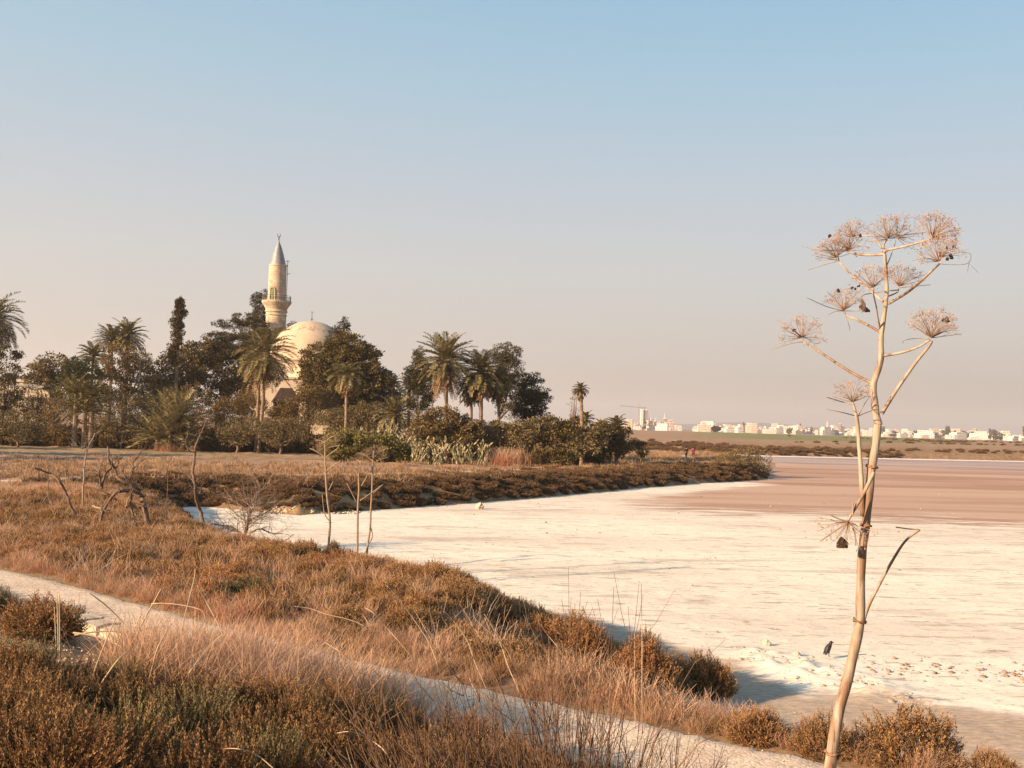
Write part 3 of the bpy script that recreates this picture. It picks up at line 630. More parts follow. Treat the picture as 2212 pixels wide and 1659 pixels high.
Xk = np.concatenate([X[k], xb]); Yk = np.concatenate([Y[k], yb])
scatter('dark_clods', ST, np.stack([Xk, Yk, np.full(len(Xk), .01)], -1), g0.uniform(0, 6.28, len(Xk)), .03 + .15 * g0.uniform(0, 1, len(Xk)) ** 3, g0.integers(0, 7, len(Xk)), [M_clod], 'dark crumbs of dried mud lying on the white salt', 'clods', tilt=.4)
X, Y = fan(26000, 10, 30, -.62, .45); pd = pdist(X, Y); grav = ell(X, Y, -6.5, 14.9, 2.4, 1.9, -.3)
k = ((pd < 1.0) & (g0.uniform(0, 1, len(X)) < .5)) | (grav < 1)
k &= (pd > 1.25) | (g0.uniform(0, 1, len(X)) < .3)
scatter('gravel', ST, np.stack([X[k], Y[k], height(X[k], Y[k]) + np.where(pd[k] < 1.2, .055, .01)], -1), g0.uniform(0, 6.28, k.sum()), g0.uniform(.012, .045, k.sum()) * np.where(pd[k] < 1.2, .75, 1.2), g0.integers(0, 7, k.sum()), [M_stone], 'loose white gravel on the path and on the bare patch below its edge', 'gravel', tilt=.5)
# ------------------------------------------------------------------ dry giant fennels and other single plants
M_stem = bpy.data.materials.new('dry_stem'); nt = nodes(M_stem)
n_ = noise(nt, opos(nt, (30, 30, 4)), 1, 5, .6); n2_ = noise(nt, opos(nt, (9, 9, 3)), 1, 4)
c = mixc(nt, sstep(nt, n_, .35, .65), (.28, .20, .14), (.42, .33, .25)); c = mixc(nt, mth(nt, 'MULTIPLY', sstep(nt, n2_, .46, .6), .8), c, (.16, .082, .038)); c = mixc(nt, mth(nt, 'MULTIPLY', sstep(nt, noise(nt, opos(nt, (60, 60, 9)), 1, 4), .57, .66), .6), c, (.07, .038, .022))
finish(nt, c, .6, (noise(nt, opos(nt, (160, 160, 2)), 1, 3), .5, .004), .3)
M_thin = M_plain('thin_stem', (.23, .155, .10), (.32, .23, .155), 14, .7, bump=0)
M_umbel = M_foliage('umbel', (.44, .29, .20), (.38, .25, .17), (.50, .34, .24), stem=(.34, .23, .16), trans=.25, scale=3)
M_seed = M_plain('withered_seed', (.03, .018, .012), (.07, .04, .025), 20, .8, bump=.3)
M_node = M_plain('stem_node', (.16, .09, .05), (.34, .20, .11), 30, .85, bump=.5)
M_dead = M_plain('dead_wood', (.095, .062, .045), (.19, .125, .09), 9, .9, bump=.5, obj=False)
M_deadpale = M_plain('bleached_wood', (.24, .175, .125), (.34, .26, .19), 9, .9, bump=.3, obj=False)

def seg(pl, D, dd=None):                     # polyline of picture points at depth D (+ dd per point) -> world
    out = []
    for k, (x, y) in enumerate(pl):
        out.append(at(x, y, D + (dd[k] if dd is not None else 0)))
    return np.array(out)
def umbel(mb, c, axis, r, n, g, th=.0016, sub=9, sr=.03, half=1.25, dots=.006):
    axis = unit(np.asarray(axis, float)); u = unit(np.cross(axis, [0.3, 1, .2])); v = np.cross(axis, u)
    for k in range(n):
        ph = half * math.sqrt((k + .5) / n) * g.uniform(.9, 1.05); a = k * 2.4 + g.uniform(-.3, .3)
        d = axis * math.cos(ph) + (u * math.cos(a) + v * math.sin(a)) * math.sin(ph); L = r * g.uniform(.72, 1.08)
        e = c + d * L; m_ = c + d * L * .5 + axis * L * .05 * g.normal()
        tube(mb, [c, m_, e], [th, th * .8, th * .6], 4, .5, False)
        w = unit(rdir(g, sub) * .75 + d * .9); leaves(mb, np.repeat(e[None], sub, 0), w, unit(np.cross(w, rdir(g, sub))), sr * g.uniform(.6, 1.1, sub), th * 1.1, .5)
        tips = e + w * sr * g.uniform(.6, 1.05, (sub, 1)); w2 = rdir(g, sub)
        leaves(mb, tips - w2 * dots * .5, w2, unit(np.cross(w2, rdir(g, sub))), dots * g.uniform(.8, 1.6, sub), dots * .8, 1.0)
    return mb

# --- the tall one in the foreground
DF = 4.0
A5 = lambda L: [(1636 + x * .2847, 449.3 + y * .2847) for x, y in L]
A6 = lambda L: [(1636 + x * .4617, 892.9 + y * .4617) for x, y in L]
gz = hz(*at(1790, 1659, DF)[:2])
main = A5([(965, 350), (972, 430), (980, 550), (982, 640), (975, 720), (960, 830), (945, 930), (938, 1000), (940, 1110), (930, 1190), (905, 1260), (880, 1345), (885, 1430), (900, 1560), (918, 1640)]) + \
    A6([(563, 60), (553, 150), (535, 250), (525, 350), (510, 500), (496, 600), (487, 700), (482, 850), (480, 970), (455, 1100), (420, 1250), (380, 1400), (352, 1560), (338, 1690), (325, 1850), (315, 2050)])
wpx = [28, 29, 30, 31, 33, 38, 40, 42, 46, 48, 50, 54, 56, 60, 64]; wpx = [x * .2847 * .92 for x in wpx] + [x * .4617 * .9 for x in [40, 42, 44, 43, 43, 44, 44, 47, 50, 52, 54, 56, 57, 60, 62, 64]]
P0 = seg(main, DF)[::-1]; r0 = np.array(wpx[::-1]) / F * DF * .5
base = P0[0].copy(); base[2] = gz - .05; 
if P0[0][2] > base[2]: P0 = np.vstack([base, P0]); r0 = np.append(r0[0], r0)
PS = smooth_line(P0, 5); RS = np.interp(np.arange(len(PS)) / 5, np.arange(len(r0)), r0)
fx = empty('giant_fennel', (P0[0][0], P0[0][1], gz), 'tall dry giant fennel with bare stem and many branches, standing nearest at the right', 'plant')
def child(mb, name, mat, par, smooth=False):
    o = mb.build(name, mat, None, smooth); o.parent = par; o.matrix_parent_inverse = Matrix.Translation(-Vector(par.location)) if par.type == 'EMPTY' and par.parent is None else Matrix(); return o
mb = MB(); RSn = RS * (1 + .05 * np.sin(np.arange(len(RS)) * .9)); tube(mb, PS, RSn, 14); child(mb, 'stem', M_stem, fx, True)
for (x, y, w_) in [A6([(480, 968)])[0] + (1.35,), A6([(512, 520)])[0] + (1.3,), A6([(537, 255)])[0] + (1.35,), A6([(352, 1600)])[0] + (1.2,)]:
    p = at(x, y, DF); k = int(np.argmin(np.linalg.norm(PS - p, axis=1))); t = unit(PS[min(k + 1, len(PS) - 1)] - PS[max(k - 1, 0)]); q = PS[k]; r = RS[k]
    mb = MB(); u = unit(np.cross(t, [0, 1, 0])); v_ = np.cross(t, u); gg = np.random.default_rng(k)
    for a in range(4):
        pts = [q + (u * math.cos(b) + v_ * math.sin(b)) * r * w_ * gg.uniform(.85, 1.05) + t * gg.normal() * r * .18 for b in np.linspace(0, 4.6, 9) + a * 1.7]
        tube(mb, pts, r * gg.uniform(.12, .22), 5, 0, False)
    child(mb, 'node', M_node, fx, True)
gf = np.random.default_rng(5)
BR = [  # pixel polyline (crop A5), width start/end, depth drift, umbel radius (px), umbels
    ([(880, 1335), (700, 1240), (500, 1110), (345, 1012)], 24, 16, .20, [((335, 985), 150, (-.5, .55), 16), ((345, 980), 135, (.75, .6), 14)]),
    ([(950, 955), (870, 905), (760, 850), (680, 815), (655, 785)], 24, 14, .25, [((655, 775), 150, (-.1, 1), 26)]),
    ([(945, 1560), (1060, 1375), (1200, 1175), (1290, 1065), (1325, 1015)], 30, 18, -.12, []),
    ([(935, 1125), (1100, 1095), (1220, 1055), (1310, 1000)], 22, 14, -.12, [((1320, 985), 185, (.15, 1), 40)]),
    ([(995, 725), (1130, 645), (1230, 565), (1320, 480), (1380, 425)], 24, 14, -.25, [((1375, 405), 150, (-.5, .7), 18), ((1385, 370), 130, (.4, .8), 14)]),
    ([(955, 710), (860, 630), (730, 520), (640, 430), (600, 385)], 20, 12, .2, [((600, 375), 150, (-.55, .75), 18), ((600, 375), 140, (.05, 1), 16)]),
    ([(968, 350), (900, 355), (800, 355), (720, 340), (690, 325)], 22, 14, .2, [((690, 318), 130, (-.4, .85), 16), ((690, 318), 120, (.4, .8), 10)]),
    ([(965, 335), (1000, 315), (1080, 300), (1200, 270), (1315, 235)], 20, 14, -.15, [((1325, 225), 155, (.35, 1), 30), ((1330, 225), 150, (.9, .5), 14)]),
    ([(950, 330), (925, 270), (890, 215), (800, 215), (730, 225)], 12, 8, .15, [((725, 220), 110, (-.3, .9), 16)]),
    ([(966, 335), (958, 290), (965, 262), (985, 240)], 20, 12, 0, [((990, 230), 135, (0, 1), 30), ((1060, 225), 140, (.7, .6), 16)]),
    ([(930, 915), (912, 820), (900, 740), (884, 670), (882, 610)], 14, 8, -.15, [((880, 602), 135, (-.1, 1), 22)]),
    ([(985, 672), (1030, 655), (1065, 635), (1073, 600)], 14, 9, .15, [((1075, 592), 150, (.2, 1), 26)]),
    ([(985, 430), (1010, 370), (1035, 300), (1050, 250)], 9, 6, .12, []),
]
for pl, w0, w1, dr, um in BR:
    n = len(pl); dd = [0 if k == 0 else dr * k / (n - 1) for k in range(n)]
    W = spline(seg(A5(pl), DF, dd), 5); rr = np.linspace(w0, w1, len(W)) * .2847 / F * DF * .5
    br = child(tube(MB(), W, rr, 8), 'branch', M_stem, fx, True)
    for (ux, uy), rad, (ax, az), cnt in um:
        c_ = at(*A5([(ux, uy)])[0], DF + dr); mb = MB()
        umbel(mb, c_, (ax, gf.normal() * .25, az), rad * .2847 / F * DF, int(cnt * 1.15), gf, th=.0013, sub=8, sr=.032, half=1.2, dots=.0055)
        o = mb.build('umbel', M_umbel); o.parent = br
# thin bracts and broken rays
BT = [([(345, 1015), (250, 1030), (95, 1078)], 8), ([(335, 975), (240, 905), (148, 848)], 9), ([(655, 780), (520, 745), (375, 680)], 8), ([(665, 800), (690, 870), (704, 928)], 6), ([(655, 780), (590, 785), (540, 810)], 7),
      ([(655, 780), (740, 783), (800, 790)], 6), ([(1310, 995), (1200, 990), (1120, 1003), (1102, 1025)], 7), ([(1330, 985), (1440, 970), (1550, 955)], 7), ([(600, 405), (490, 435), (385, 470)], 9), ([(690, 325), (500, 320), (400, 305), (340, 290)], 9),
      ([(985, 240), (930, 242), (850, 252), (815, 240)], 9), ([(1050, 215), (1160, 198), (1280, 185)], 9), ([(1340, 190), (1375, 90), (1398, 22)], 7), ([(1385, 425), (1500, 430), (1600, 418), (1618, 350), (1555, 335)], 6), ([(1605, 420), (1592, 490)], 4), ([(1605, 420), (1680, 495)], 4),
      ([(1075, 605), (1200, 592), (1312, 583)], 9), ([(1072, 622), (980, 630), (860, 648), (805, 660), (790, 690)], 10), ([(720, 1490), (640, 1470), (525, 1435)], 11), ([(755, 1580), (640, 1550), (515, 1525)], 9), ([(765, 1580), (800, 1510), (850, 1430)], 9), ([(760, 1582), (820, 1555), (895, 1530)], 8), ([(600, 395), (540, 390), (470, 398)], 7), ([(1385, 330), (1388, 400)], 10), ([(620, 400), (602, 340), (570, 280)], 8), ([(640, 620), (760, 602)], 3)]
for pl, w_ in BT:
    child(tube(MB(), spline(seg(A5(pl), DF, [.05 * gf.normal() * k for k in range(len(pl))]), 4), np.linspace(w_, w_ * .5, (len(pl) - 1) * 4 + 1 if len(pl) > 2 else 5) * .2847 / F * DF * .5, 5), 'bract', M_thin, fx, True)
# withered clumps
for x, y, s_ in [(547, 213, 13), (790, 203, 14), (1492, 290, 14), (1462, 375, 20), (1435, 857, 22), (275, 932, 10), (618, 632, 14), (720, 605, 11), (770, 592, 10), (805, 768, 22), (830, 775, 18), (1435, 305, 10), (745, 612, 9)]:
    p = at(*A5([(x, y)])[0], DF + .05); mb = MB(); s2 = s_ * .2847 / F * DF
    for k in range(4): mb.merge(stone(gf, r=s2 * .75, flat=.8), off=p + gf.normal(size=3) * s2 * .4)
    child(mb, 'seed_clump', M_seed, fx)
mb = MB()
for k in range(9): a_ = at(*A5([(790 + gf.normal() * 4, 690)])[0], DF); b_ = at(*A5([(800 + gf.normal() * 24, 775 + gf.normal() * 12)])[0], DF); tube(mb, [a_, (a_ + b_) / 2 + gf.normal(size=3) * .008, b_], .0014, 4, .5)
child(mb, 'withered_head', M_dead, fx)
# second thin stem and the broken heads lower down
lo = A6([(492, 480), (489, 350), (480, 200), (470, 60), (463, 10)]) + A5([(745, 1560), (735, 1510), (722, 1478)])
W = spline(seg(lo, DF, [0, -.01, -.02, -.03, -.04, -.04, -.04, -.04]), 4); br = child(tube(MB(), W, np.linspace(8.5, 3.6, len(W)) / F * DF * .5 * 1.3, 8), 'side_stem', M_stem, fx, True)
o = umbel(MB(), at(*A5([(722, 1470)])[0], DF - .04), (0, -.1, 1), 130 * .2847 / F * DF, 22, gf, half=1.35, sub=6).build('umbel', M_umbel); o.parent = br
W = spline(seg(A6([(545, 275), (500, 370), (450, 455), (425, 500)]), DF - .05), 5); br = child(tube(MB(), W, np.linspace(9, 6, len(W)) / F * DF * .5, 7), 'broken_branch', M_stem, fx, True)
mb = umbel(MB(), at(*A6([(428, 505)])[0], DF - .06), (-.35, -.2, -.9), 115 * .4617 / F * DF, 22, gf, half=1.45, sub=6)
mb.merge(stone(gf, r=.018, flat=.8), off=at(*A6([(395, 615)])[0], DF - .06)); o = mb.build('umbel', M_umbel); o.parent = br
child(stone(gf, r=.022, flat=.8).mesh and MB().merge(stone(gf, r=.024, flat=.8), off=at(*A6([(395, 612)])[0], DF - .07)), 'seed_clump', M_seed, fx)
for pl in ([(430, 505), (385, 495), (340, 475)], [(445, 480), (448, 445), (446, 412)], [(440, 505), (455, 560), (460, 618)], [(420, 515), (350, 560), (295, 598)]):
    child(tube(MB(), spline(seg(A6(pl), DF - .06), 4), .0028, 5), 'bract', M_thin, fx, True)
W = spline(seg(A6([(497, 965), (520, 900), (560, 820), (620, 710), (690, 600), (760, 545)]), DF + .1), 5)
child(tube(MB(), W, np.linspace(9, 4.5, len(W)) / F * DF * .5, 7), 'bent_branch', M_stem, fx, True)
child(tube(MB(), spline(seg(A6([(760, 545), (700, 540), (648, 532)]), DF + .1), 4), .0025, 5), 'broken_tip', M_thin, fx, True)

# --- three dry stalks by the salt
A7 = lambda L: [(576 + x * .3125, 921.7 + y * .3125) for x, y in L]
def small_fennel(label, trunk, D, w0, branches, tops, heads):
    base = ground_at(*A7([trunk[0]])[0]); D = D or base[1]; P = seg(A7(trunk), D); gz = hz(P[0][0], P[0][1]); b = P[0].copy()
    if gz < b[2]: P = np.vstack([[b[0], b[1], gz - .05], P])
    t = empty('dry_fennel_stalk', (P[0][0], P[0][1], gz), label, 'plant', 'three dry stalks at the edge of the salt')
    W = spline(P, 5); child(tube(MB(), W, np.linspace(w0, w0 * .6, len(W)) / F * D * .42, 7), 'stem', M_thin, t, True)
    for pl in branches: W = spline(seg(A7(pl), D, [gf.normal() * .06 * k for k in range(len(pl))]), 4); child(tube(MB(), W, np.linspace(w0 * .5, w0 * .3, len(W)) / F * D * .4, 6), 'branch', M_thin, t, True)
    mb = MB()
    for x, y, r in tops:
        W = None; c_ = at(*A7([(x, y)])[0], D + gf.normal() * .1); umbel(mb, c_, (gf.normal() * .3, gf.normal() * .3, 1), r * .3125 / F * D, 16, gf, th=.005, sub=6, sr=.10, half=1.4, dots=.016)
    child(mb, 'seed_head', M_umbel, t)
small_fennel('leftmost of three dry pale stalks at the edge of the salt, with rusty head', [(415, 935), (428, 820), (438, 650), (420, 500), (410, 350), (405, 210), (405, 100)], 38, 7,
    [[(410, 215), (350, 175), (300, 150)], [(410, 330), (370, 285), (345, 250)], [(415, 310), (460, 270), (512, 232)], [(406, 215), (450, 180), (490, 150), (505, 120)], [(405, 110), (440, 75), (482, 62)], [(405, 115), (370, 95), (340, 92)], [(430, 440), (450, 400), (462, 375)], [(438, 655), (400, 600), (385, 470)], [(408, 150), (450, 140), (508, 128)]],
    [(405, 140, 70), (370, 130, 55), (450, 130, 60), (470, 90, 45), (355, 175, 40)], 0)
small_fennel('middle and shortest of three dry pale stalks at the edge of the salt', [(622, 1010), (627, 850), (630, 600), (638, 450), (637, 380), (635, 330)], 36.5, 7,
    [[(622, 525), (590, 460), (555, 392)], [(645, 512), (720, 460), (805, 398)], [(635, 340), (600, 280), (562, 238)], [(638, 345), (670, 310), (700, 285)], [(636, 335), (650, 270), (648, 215)], [(655, 410), (690, 350), (700, 300)]],
    [(640, 300, 60), (590, 260, 40), (690, 300, 45), (650, 225, 40)], 0)
small_fennel('rightmost of three dry stalks at the edge of the salt, kinked near its foot', [(685, 1000), (695, 850), (715, 700), (720, 580), (728, 450), (735, 260), (742, 165)], 37, 6.5,
    [[(738, 240), (690, 205), (635, 182)], [(742, 215), (780, 175), (832, 152)], [(742, 250), (780, 230), (840, 212)], [(735, 300), (700, 260), (620, 230)], [(728, 470), (770, 430), (810, 398)], [(700, 820), (680, 870), (645, 912)], [(718, 690), (732, 760), (700, 820)]],
    [(740, 190, 55), (690, 210, 45), (790, 175, 45), (800, 225, 40)], 0)

# --- dead branches and bare little trees on the left
A8 = lambda L: [(x * .3125, 892.9 + y * .3125) for x, y in L]
def grow(mb, p, d, L, r, g, depth, tw=3, wig=.25):
    pts = [p]; dd = unit(d); n = 4
    for k in range(n): dd = unit(dd + g.normal(size=3) * wig * .5); pts.append(pts[-1] + dd * L / n)
    tube(mb, pts, np.linspace(r, r * .5, n + 1), 5 if r > .01 else 3, .5, False)
    if depth > 0:
        for k in range(tw):
            q = pts[1 + int(g.integers(n))]; grow(mb, q, unit(dd + rdir(g, 1)[0] * .9), L * g.uniform(.45, .75), r * .55, g, depth - 1, tw, wig)
def dead(name, label, cat, limbs, D, mat, twigs=6, tl=.5, group=None, bs=None):
    p0 = seg(A8([limbs[0][0][0]]), D)[0]; gz = hz(p0[0], p0[1]); t = empty(name, (p0[0], p0[1], gz), label, cat, group); g = np.random.default_rng(int(limbs[0][0][0][0]))
    for k, (pl, w0, w1) in enumerate(limbs):
        P = seg(A8(pl), D, [g.normal() * .1 * j for j in range(len(pl))])
        if k == 0 and P[0][2] > gz: P = np.vstack([[P[0][0], P[0][1], gz - .05], P])
        W = spline(P, 6); W = W + g.normal(size=W.shape) * .012; rr = np.linspace(w0, w1, len(W)) / F * D * .72; mb = tube(MB(), W, rr, 6)
        for j in range(twigs): i = int(g.integers(len(W) // 3, len(W))); grow(mb, W[i], unit(rdir(g, 1)[0] + unit(W[min(i + 1, len(W) - 1)] - W[i - 1]) + [0, 0, .5]), tl * g.uniform(.4, 1), rr[i] * .45, g, 1, 3)
        child(mb, 'trunk' if k == 0 else 'branch', mat, t, True)
    return t
dl = 'dead branches in the scrub on the left'
dead('dead_branch', 'single bare dark branch arching to the left, far left of the scrub', 'dead branch', [([(520, 715), (490, 640), (450, 540), (400, 460), (330, 410), (235, 375)], 5, 2.2)], 36, M_dead, 5, .5, dl)
dead('dead_tree', 'gnarled dead tree with a leaning trunk and low arching limb, left of the sapling', 'dead tree', [([(1022, 800), (1000, 640), (970, 560), (920, 500), (820, 450), (790, 380), (752, 320), (745, 230)], 9, 2.5), ([(985, 575), (930, 540), (820, 540), (750, 610), (700, 720), (680, 850)], 6.5, 3.5),
    ([(905, 548), (905, 640), (925, 720), (940, 780)], 4, 3), ([(705, 520), (720, 430), (770, 370), (775, 350)], 4, 3), ([(820, 450), (885, 480), (920, 400), (920, 340), (990, 250)], 3, 1.6), ([(700, 510), (690, 440), (685, 395)], 3.5, 2.5), ([(870, 645), (930, 635), (1000, 645)], 3, 2)], 34.5, M_dead, 6, .55, dl)
dead('dead_branch', 'pale upright dead twig behind the forked dead tree', 'dead branch', [([(580, 440), (588, 330), (610, 240), (655, 140)], 2.6, 1.2), ([(600, 270), (560, 240), (520, 225)], 1.5, 1)], 40, M_deadpale, 6, .5, dl)
dead('bare_sapling', 'slender leafless sapling with a white forked top rising above the scrub', 'bare tree', [([(1400, 770), (1385, 680), (1357, 590), (1350, 500), (1335, 420), (1345, 280), (1360, 200), (1400, 120), (1425, 60)], 7, 2.2), ([(1348, 275), (1310, 240), (1290, 210), (1200, 180)], 3, 1.4), ([(1348, 265), (1300, 255), (1285, 200), (1300, 120)], 2, 1), ([(1345, 520), (1400, 540), (1480, 545), (1560, 575)], 3.5, 1.8)], 38, M_dead, 6, .6, dl)
mb = MB(); gq = np.random.default_rng(77); p = seg(A8([(1690, 860)]), 46)[0]; gz = hz(p[0], p[1]); t = empty('bare_shrub', (p[0], p[1], gz), 'bare grey shrub with fine leafless twigs beside the inlet of the salt', 'shrub', dl)
P = spline(seg(A8([(1690, 865), (1705, 790), (1718, 720), (1726, 640)]), 46), 6); P[0][2] = min(P[0][2], gz - .03); tube(mb, P, np.linspace(.10, .05, len(P)), 6); child(mb, 'trunk', M_dead, t, True)
for k in range(10):
    mb = MB()
    for j in range(5): grow(mb, P[int(gq.integers(2, len(P)))], unit(rdir(gq, 1)[0] * [1, 1, .55] + [0, 0, .35]), gq.uniform(.9, 1.7), .016, gq, 2, 4, .3)
    child(mb, 'branch', M_deadpale if k % 3 == 0 else M_dead, t)
dead('fallen_branch', 'dark fallen twigs lying on the edge of the inlet left of the bare shrub', 'dead branch', [([(1680, 850), (1600, 790), (1520, 770), (1450, 768)], 4, 2), ([(1620, 800), (1560, 830), (1480, 820)], 3, 1.5), ([(1720, 830), (1800, 800), (1880, 830), (1950, 830)], 3, 1.2)], 45, M_dead, 9, .8, dl)
dead('dead_branch', 'low tangle of pale dead twigs at the foot of the forked dead tree', 'dead branch', [([(770, 850), (785, 790), (790, 755)], 3.5, 2), ([(780, 810), (820, 790), (850, 770)], 2.5, 1.5), ([(640, 640), (700, 660), (760, 670)], 3, 2), ([(870, 640), (885, 600), (900, 570)], 2.5, 1.5)], 34, M_deadpale, 5, .5, dl)
dead('dead_branch', 'lone crooked stick against the salt right of the bare shrub', 'dead branch', [([(1945, 905), (1985, 870), (2030, 835)], 2.2, 1.2)], 42, M_dead, 1, .2, dl)
for lx_, nm in ((335, 'leftmost'), (470, 'second from left'), (1160, 'rightmost')):
    dead('bare_twig', f'thin twiggy stem standing in dry grass, {nm} of three behind the dead branches', 'dead branch', [([(lx_, 430), (lx_ - 6, 380), (lx_ - 12 + (lx_ > 900) * 60, 270)], 1.3, .7)], 46, M_dead, 5, .4, dl)

# --- long dry stalks bending over the foreground
B4 = lambda L: [(691 + x * .3385, 1181 + y * .3385) for x, y in L]
B3 = lambda L: [(x * .3385, 1181 + y * .3385) for x, y in L]
STK = [(B4([(740, 720), (690, 600), (590, 450), (500, 330), (430, 250)]), 14, 3.0, 'long pale stalk leaning left over the dark hollow above the gravel path'),
       (B4([(1030, 830), (990, 740), (940, 600), (850, 470), (790, 410)]), 13, 2.6, 'pale stalk leaning left in the middle of the golden grass above the path'),
       (B4([(1245, 860), (1200, 760), (1160, 640), (1110, 530), (1050, 430)]), 12.5, 2.8, 'pale stalk bent left, third along the upper edge of the path'),
       (B4([(560, 670), (500, 600), (420, 510), (350, 430), (290, 390)]), 14.5, 2.6, 'thin stalk arching over the dark hollow left of the long pale stalk'),
       (B4([(500, 950), (420, 870), (330, 780), (200, 720), (130, 670), (30, 610)]), 10, 2.6, 'thin rosy stalk crossing the left end of the middle stretch of path'),
       (B4([(1040, 1070), (1010, 960), (980, 900), (950, 830)]), 9.5, 2.8, 'short bright stalk slanting over the middle of the path'),
       (B4([(450, 1360), (410, 1300), (350, 1250), (260, 1200), (180, 1180), (110, 1190)]), 7, 3.2, 'pale arching stalk low in the foreground left of the dark twigs'),
       (B4([(2057, 930), (2056, 800), (2056, 600), (2053, 450), (2050, 230)]), 10, 2.6, 'tall thin upright straw in front of the shrubs by the salt'),
       (B4([(2010, 930), (2008, 800), (2010, 640), (2006, 520)]), 10.5, 1.8, 'thin upright straw just left of the tallest upright straw'),
       (B4([(1600, 800), (1560, 700), (1500, 620), (1450, 560)]), 9.8, 1.8, 'thin stalk leaning left behind the dark twigs'),
       (B4([(1230, 760), (1180, 640), (1000, 470), (980, 400)]), 12.2, 1.6, 'faint thin stalk rising through the shrubs above the path'),
       (B3([(645, 680), (690, 570), (740, 450)]), 13.5, 3.6, 'straw coloured cane standing by the pale stone edge of the path'),
       (B3([(835, 590), (865, 510), (905, 420)]), 13, 3.6, 'short straw cane, left one of a close pair right of the stone edge'),
       (B3([(860, 590), (930, 500), (1010, 410)]), 12.9, 3.6, 'slanting straw cane, right one of a close pair right of the stone edge'),
       (B3([(950, 410), (990, 340), (1028, 268)]), 13.2, 4.2, 'thick pale cane poking up above the gravel path'),
       (B3([(718, 768), (760, 715), (818, 665)]), 11, 4.6, 'short thick pale cane lying in the rusty grass'),
       (B3([(735, 540), (830, 547), (930, 555), (1000, 578), (1130, 608)]), 12.4, 3.4, 'long pale cane lying almost flat across the rusty grass'),
       (B3([(978, 745), (1005, 650), (1040, 580), (1078, 512)]), 11.5, 3.6, 'pale cane upright in the middle of the rusty grass'),
       (B3([(1190, 400), (1215, 300), (1240, 200), (1245, 140)]), 13, 3.0, 'tall pale cane rising from the top of the rusty grass'),
       (B3([(1370, 450), (1310, 340), (1258, 250)]), 13, 3.2, 'pale cane leaning left at the top of the rusty grass'),
       (B3([(695, 600), (740, 620), (782, 645)]), 12, 3.8, 'small pale cane lying at the left of the rusty grass'),
       (B3([(382, 600), (380, 450), (378, 300)]), 14, 3.4, 'right one of three rusty upright canes beside the path shrub'),
       (B3([(372, 590), (368, 450), (362, 290)]), 14, 3.2, 'middle one of three rusty upright canes beside the path shrub'),
       (B3([(356, 560), (352, 480), (348, 385)]), 14, 3.0, 'left and shortest of three rusty upright canes beside the path shrub'),
       (B3([(745, 440), (790, 490), (835, 545)]), 12.6, 3.0, 'thin cane leaning left in front of the gravel path'),
       (B3([(1200, 380), (1300, 420), (1310, 560)]), 12.6, 2.8, 'bent pale cane drooping at the right of the rusty grass'),
       (B3([(1185, 840), (1260, 730), (1350, 620), (1420, 560)]), 10.5, 2.8, 'long cane slanting right through the rusty grass'),
       (B3([(820, 1410), (770, 1320), (720, 1210)]), 6.6, 2.6, 'thin pale stalk in the dark foliage at the bottom left'),
       (B3([(1740, 1410), (1640, 1330), (1520, 1290), (1400, 1290)]), 6.4, 3.0, 'pale stem arching left at the bottom edge'),
       (B3([(2190, 455), (2080, 430), (1980, 395), (1880, 380)]), 15, 2.4, 'pale stem lying across the top of the rusty grass to the right')]
for pl, D, w_, lab in STK:
    if pl[0][1] < 1600 and pl[0][0] < 1380: D = min(D + 3, ground_at(pl[0][0], pl[0][1], .22)[1]) * (.84 if pl[0][0] < 700 and pl[0][1] > 1290 and 'upright canes' not in lab else 1)
    W = spline(seg(pl, D, [gf.normal() * .05 * k for k in range(len(pl))]), 5); g_ = hz(W[0][0], W[0][1]); Wl = W.tolist(); dv = unit(W[0] - W[1]); 
    k = 0
    while Wl[0][2] > hz(Wl[0][0], Wl[0][1]) - .02 and k < 4: dv = unit(dv + np.array([0, 0, -.07])); Wl.insert(0, (np.array(Wl[0]) + dv * .12).tolist()); k += 1
    o = tube(MB(), Wl, np.linspace(w_, w_ * .45, len(Wl)) / F * D * .5, 6, np.linspace(.6, 1, len(Wl))).build('dry_stalk', M_straw, smooth=True); tag(o, lab, 'dry stalk', 'long dry stalks over the foreground')

# --- dark broom-like twigs at the bottom edge
BRM = [(1010, 1700, 6.0, 1.15, -.45, 'leftmost'), (1130, 1690, 6.2, 1.25, -.30, 'second from left'), (1235, 1700, 6.0, 1.45, -.10, 'the tallest'), (1340, 1690, 6.3, .95, -.05, 'third from right'), (1450, 1690, 6.4, .85, .08, 'second from right'), (1560, 1690, 6.8, .7, .15, 'rightmost')]
for i, (px, py, D, H, ln, nm) in enumerate(BRM):
    p = at(px, py, D); gz = hz(p[0], p[1]); g = np.random.default_rng(50 + i); H2 = H
    t = empty('twiggy_broom', (p[0], p[1], gz), f'dark leafless broom of twigs at the bottom edge, {nm} of six', 'shrub', 'bare twiggy brooms along the bottom edge')
    for part in range(3):
        mb = MB()
        for k in range(20 if i != 2 else 24):
            b = p.copy(); b[2] = gz - .02; b[:2] += g.normal(size=2) * .09; d = unit(np.array([ln + g.normal() * .22, g.normal() * .2, 1])); L = H2 * 1.12 * g.uniform(.5, 1.0); pts = [b]
            for s_ in range(6): d = unit(d + g.normal(size=3) * .06); pts.append(pts[-1] + d * L / 6)
            tube(mb, pts, np.linspace(.0050, .0019, 7), 4, np.linspace(.1, .5, 7), False)
            for s_ in range(9):
                i_ = int(g.integers(2, 7)); d2 = unit(d + g.normal(size=3) * .33); q = pts[i_]; l2 = L * g.uniform(.12, .32); e1 = q + d2 * l2 * .5; d2 = unit(d2 + [0, 0, .3]); e2 = e1 + d2 * l2 * .5
                tube(mb, [q, e1, e2], [.0025, .0018, .0013], 3, .4, False)
        child(mb, 'twigs', M_twig, t)

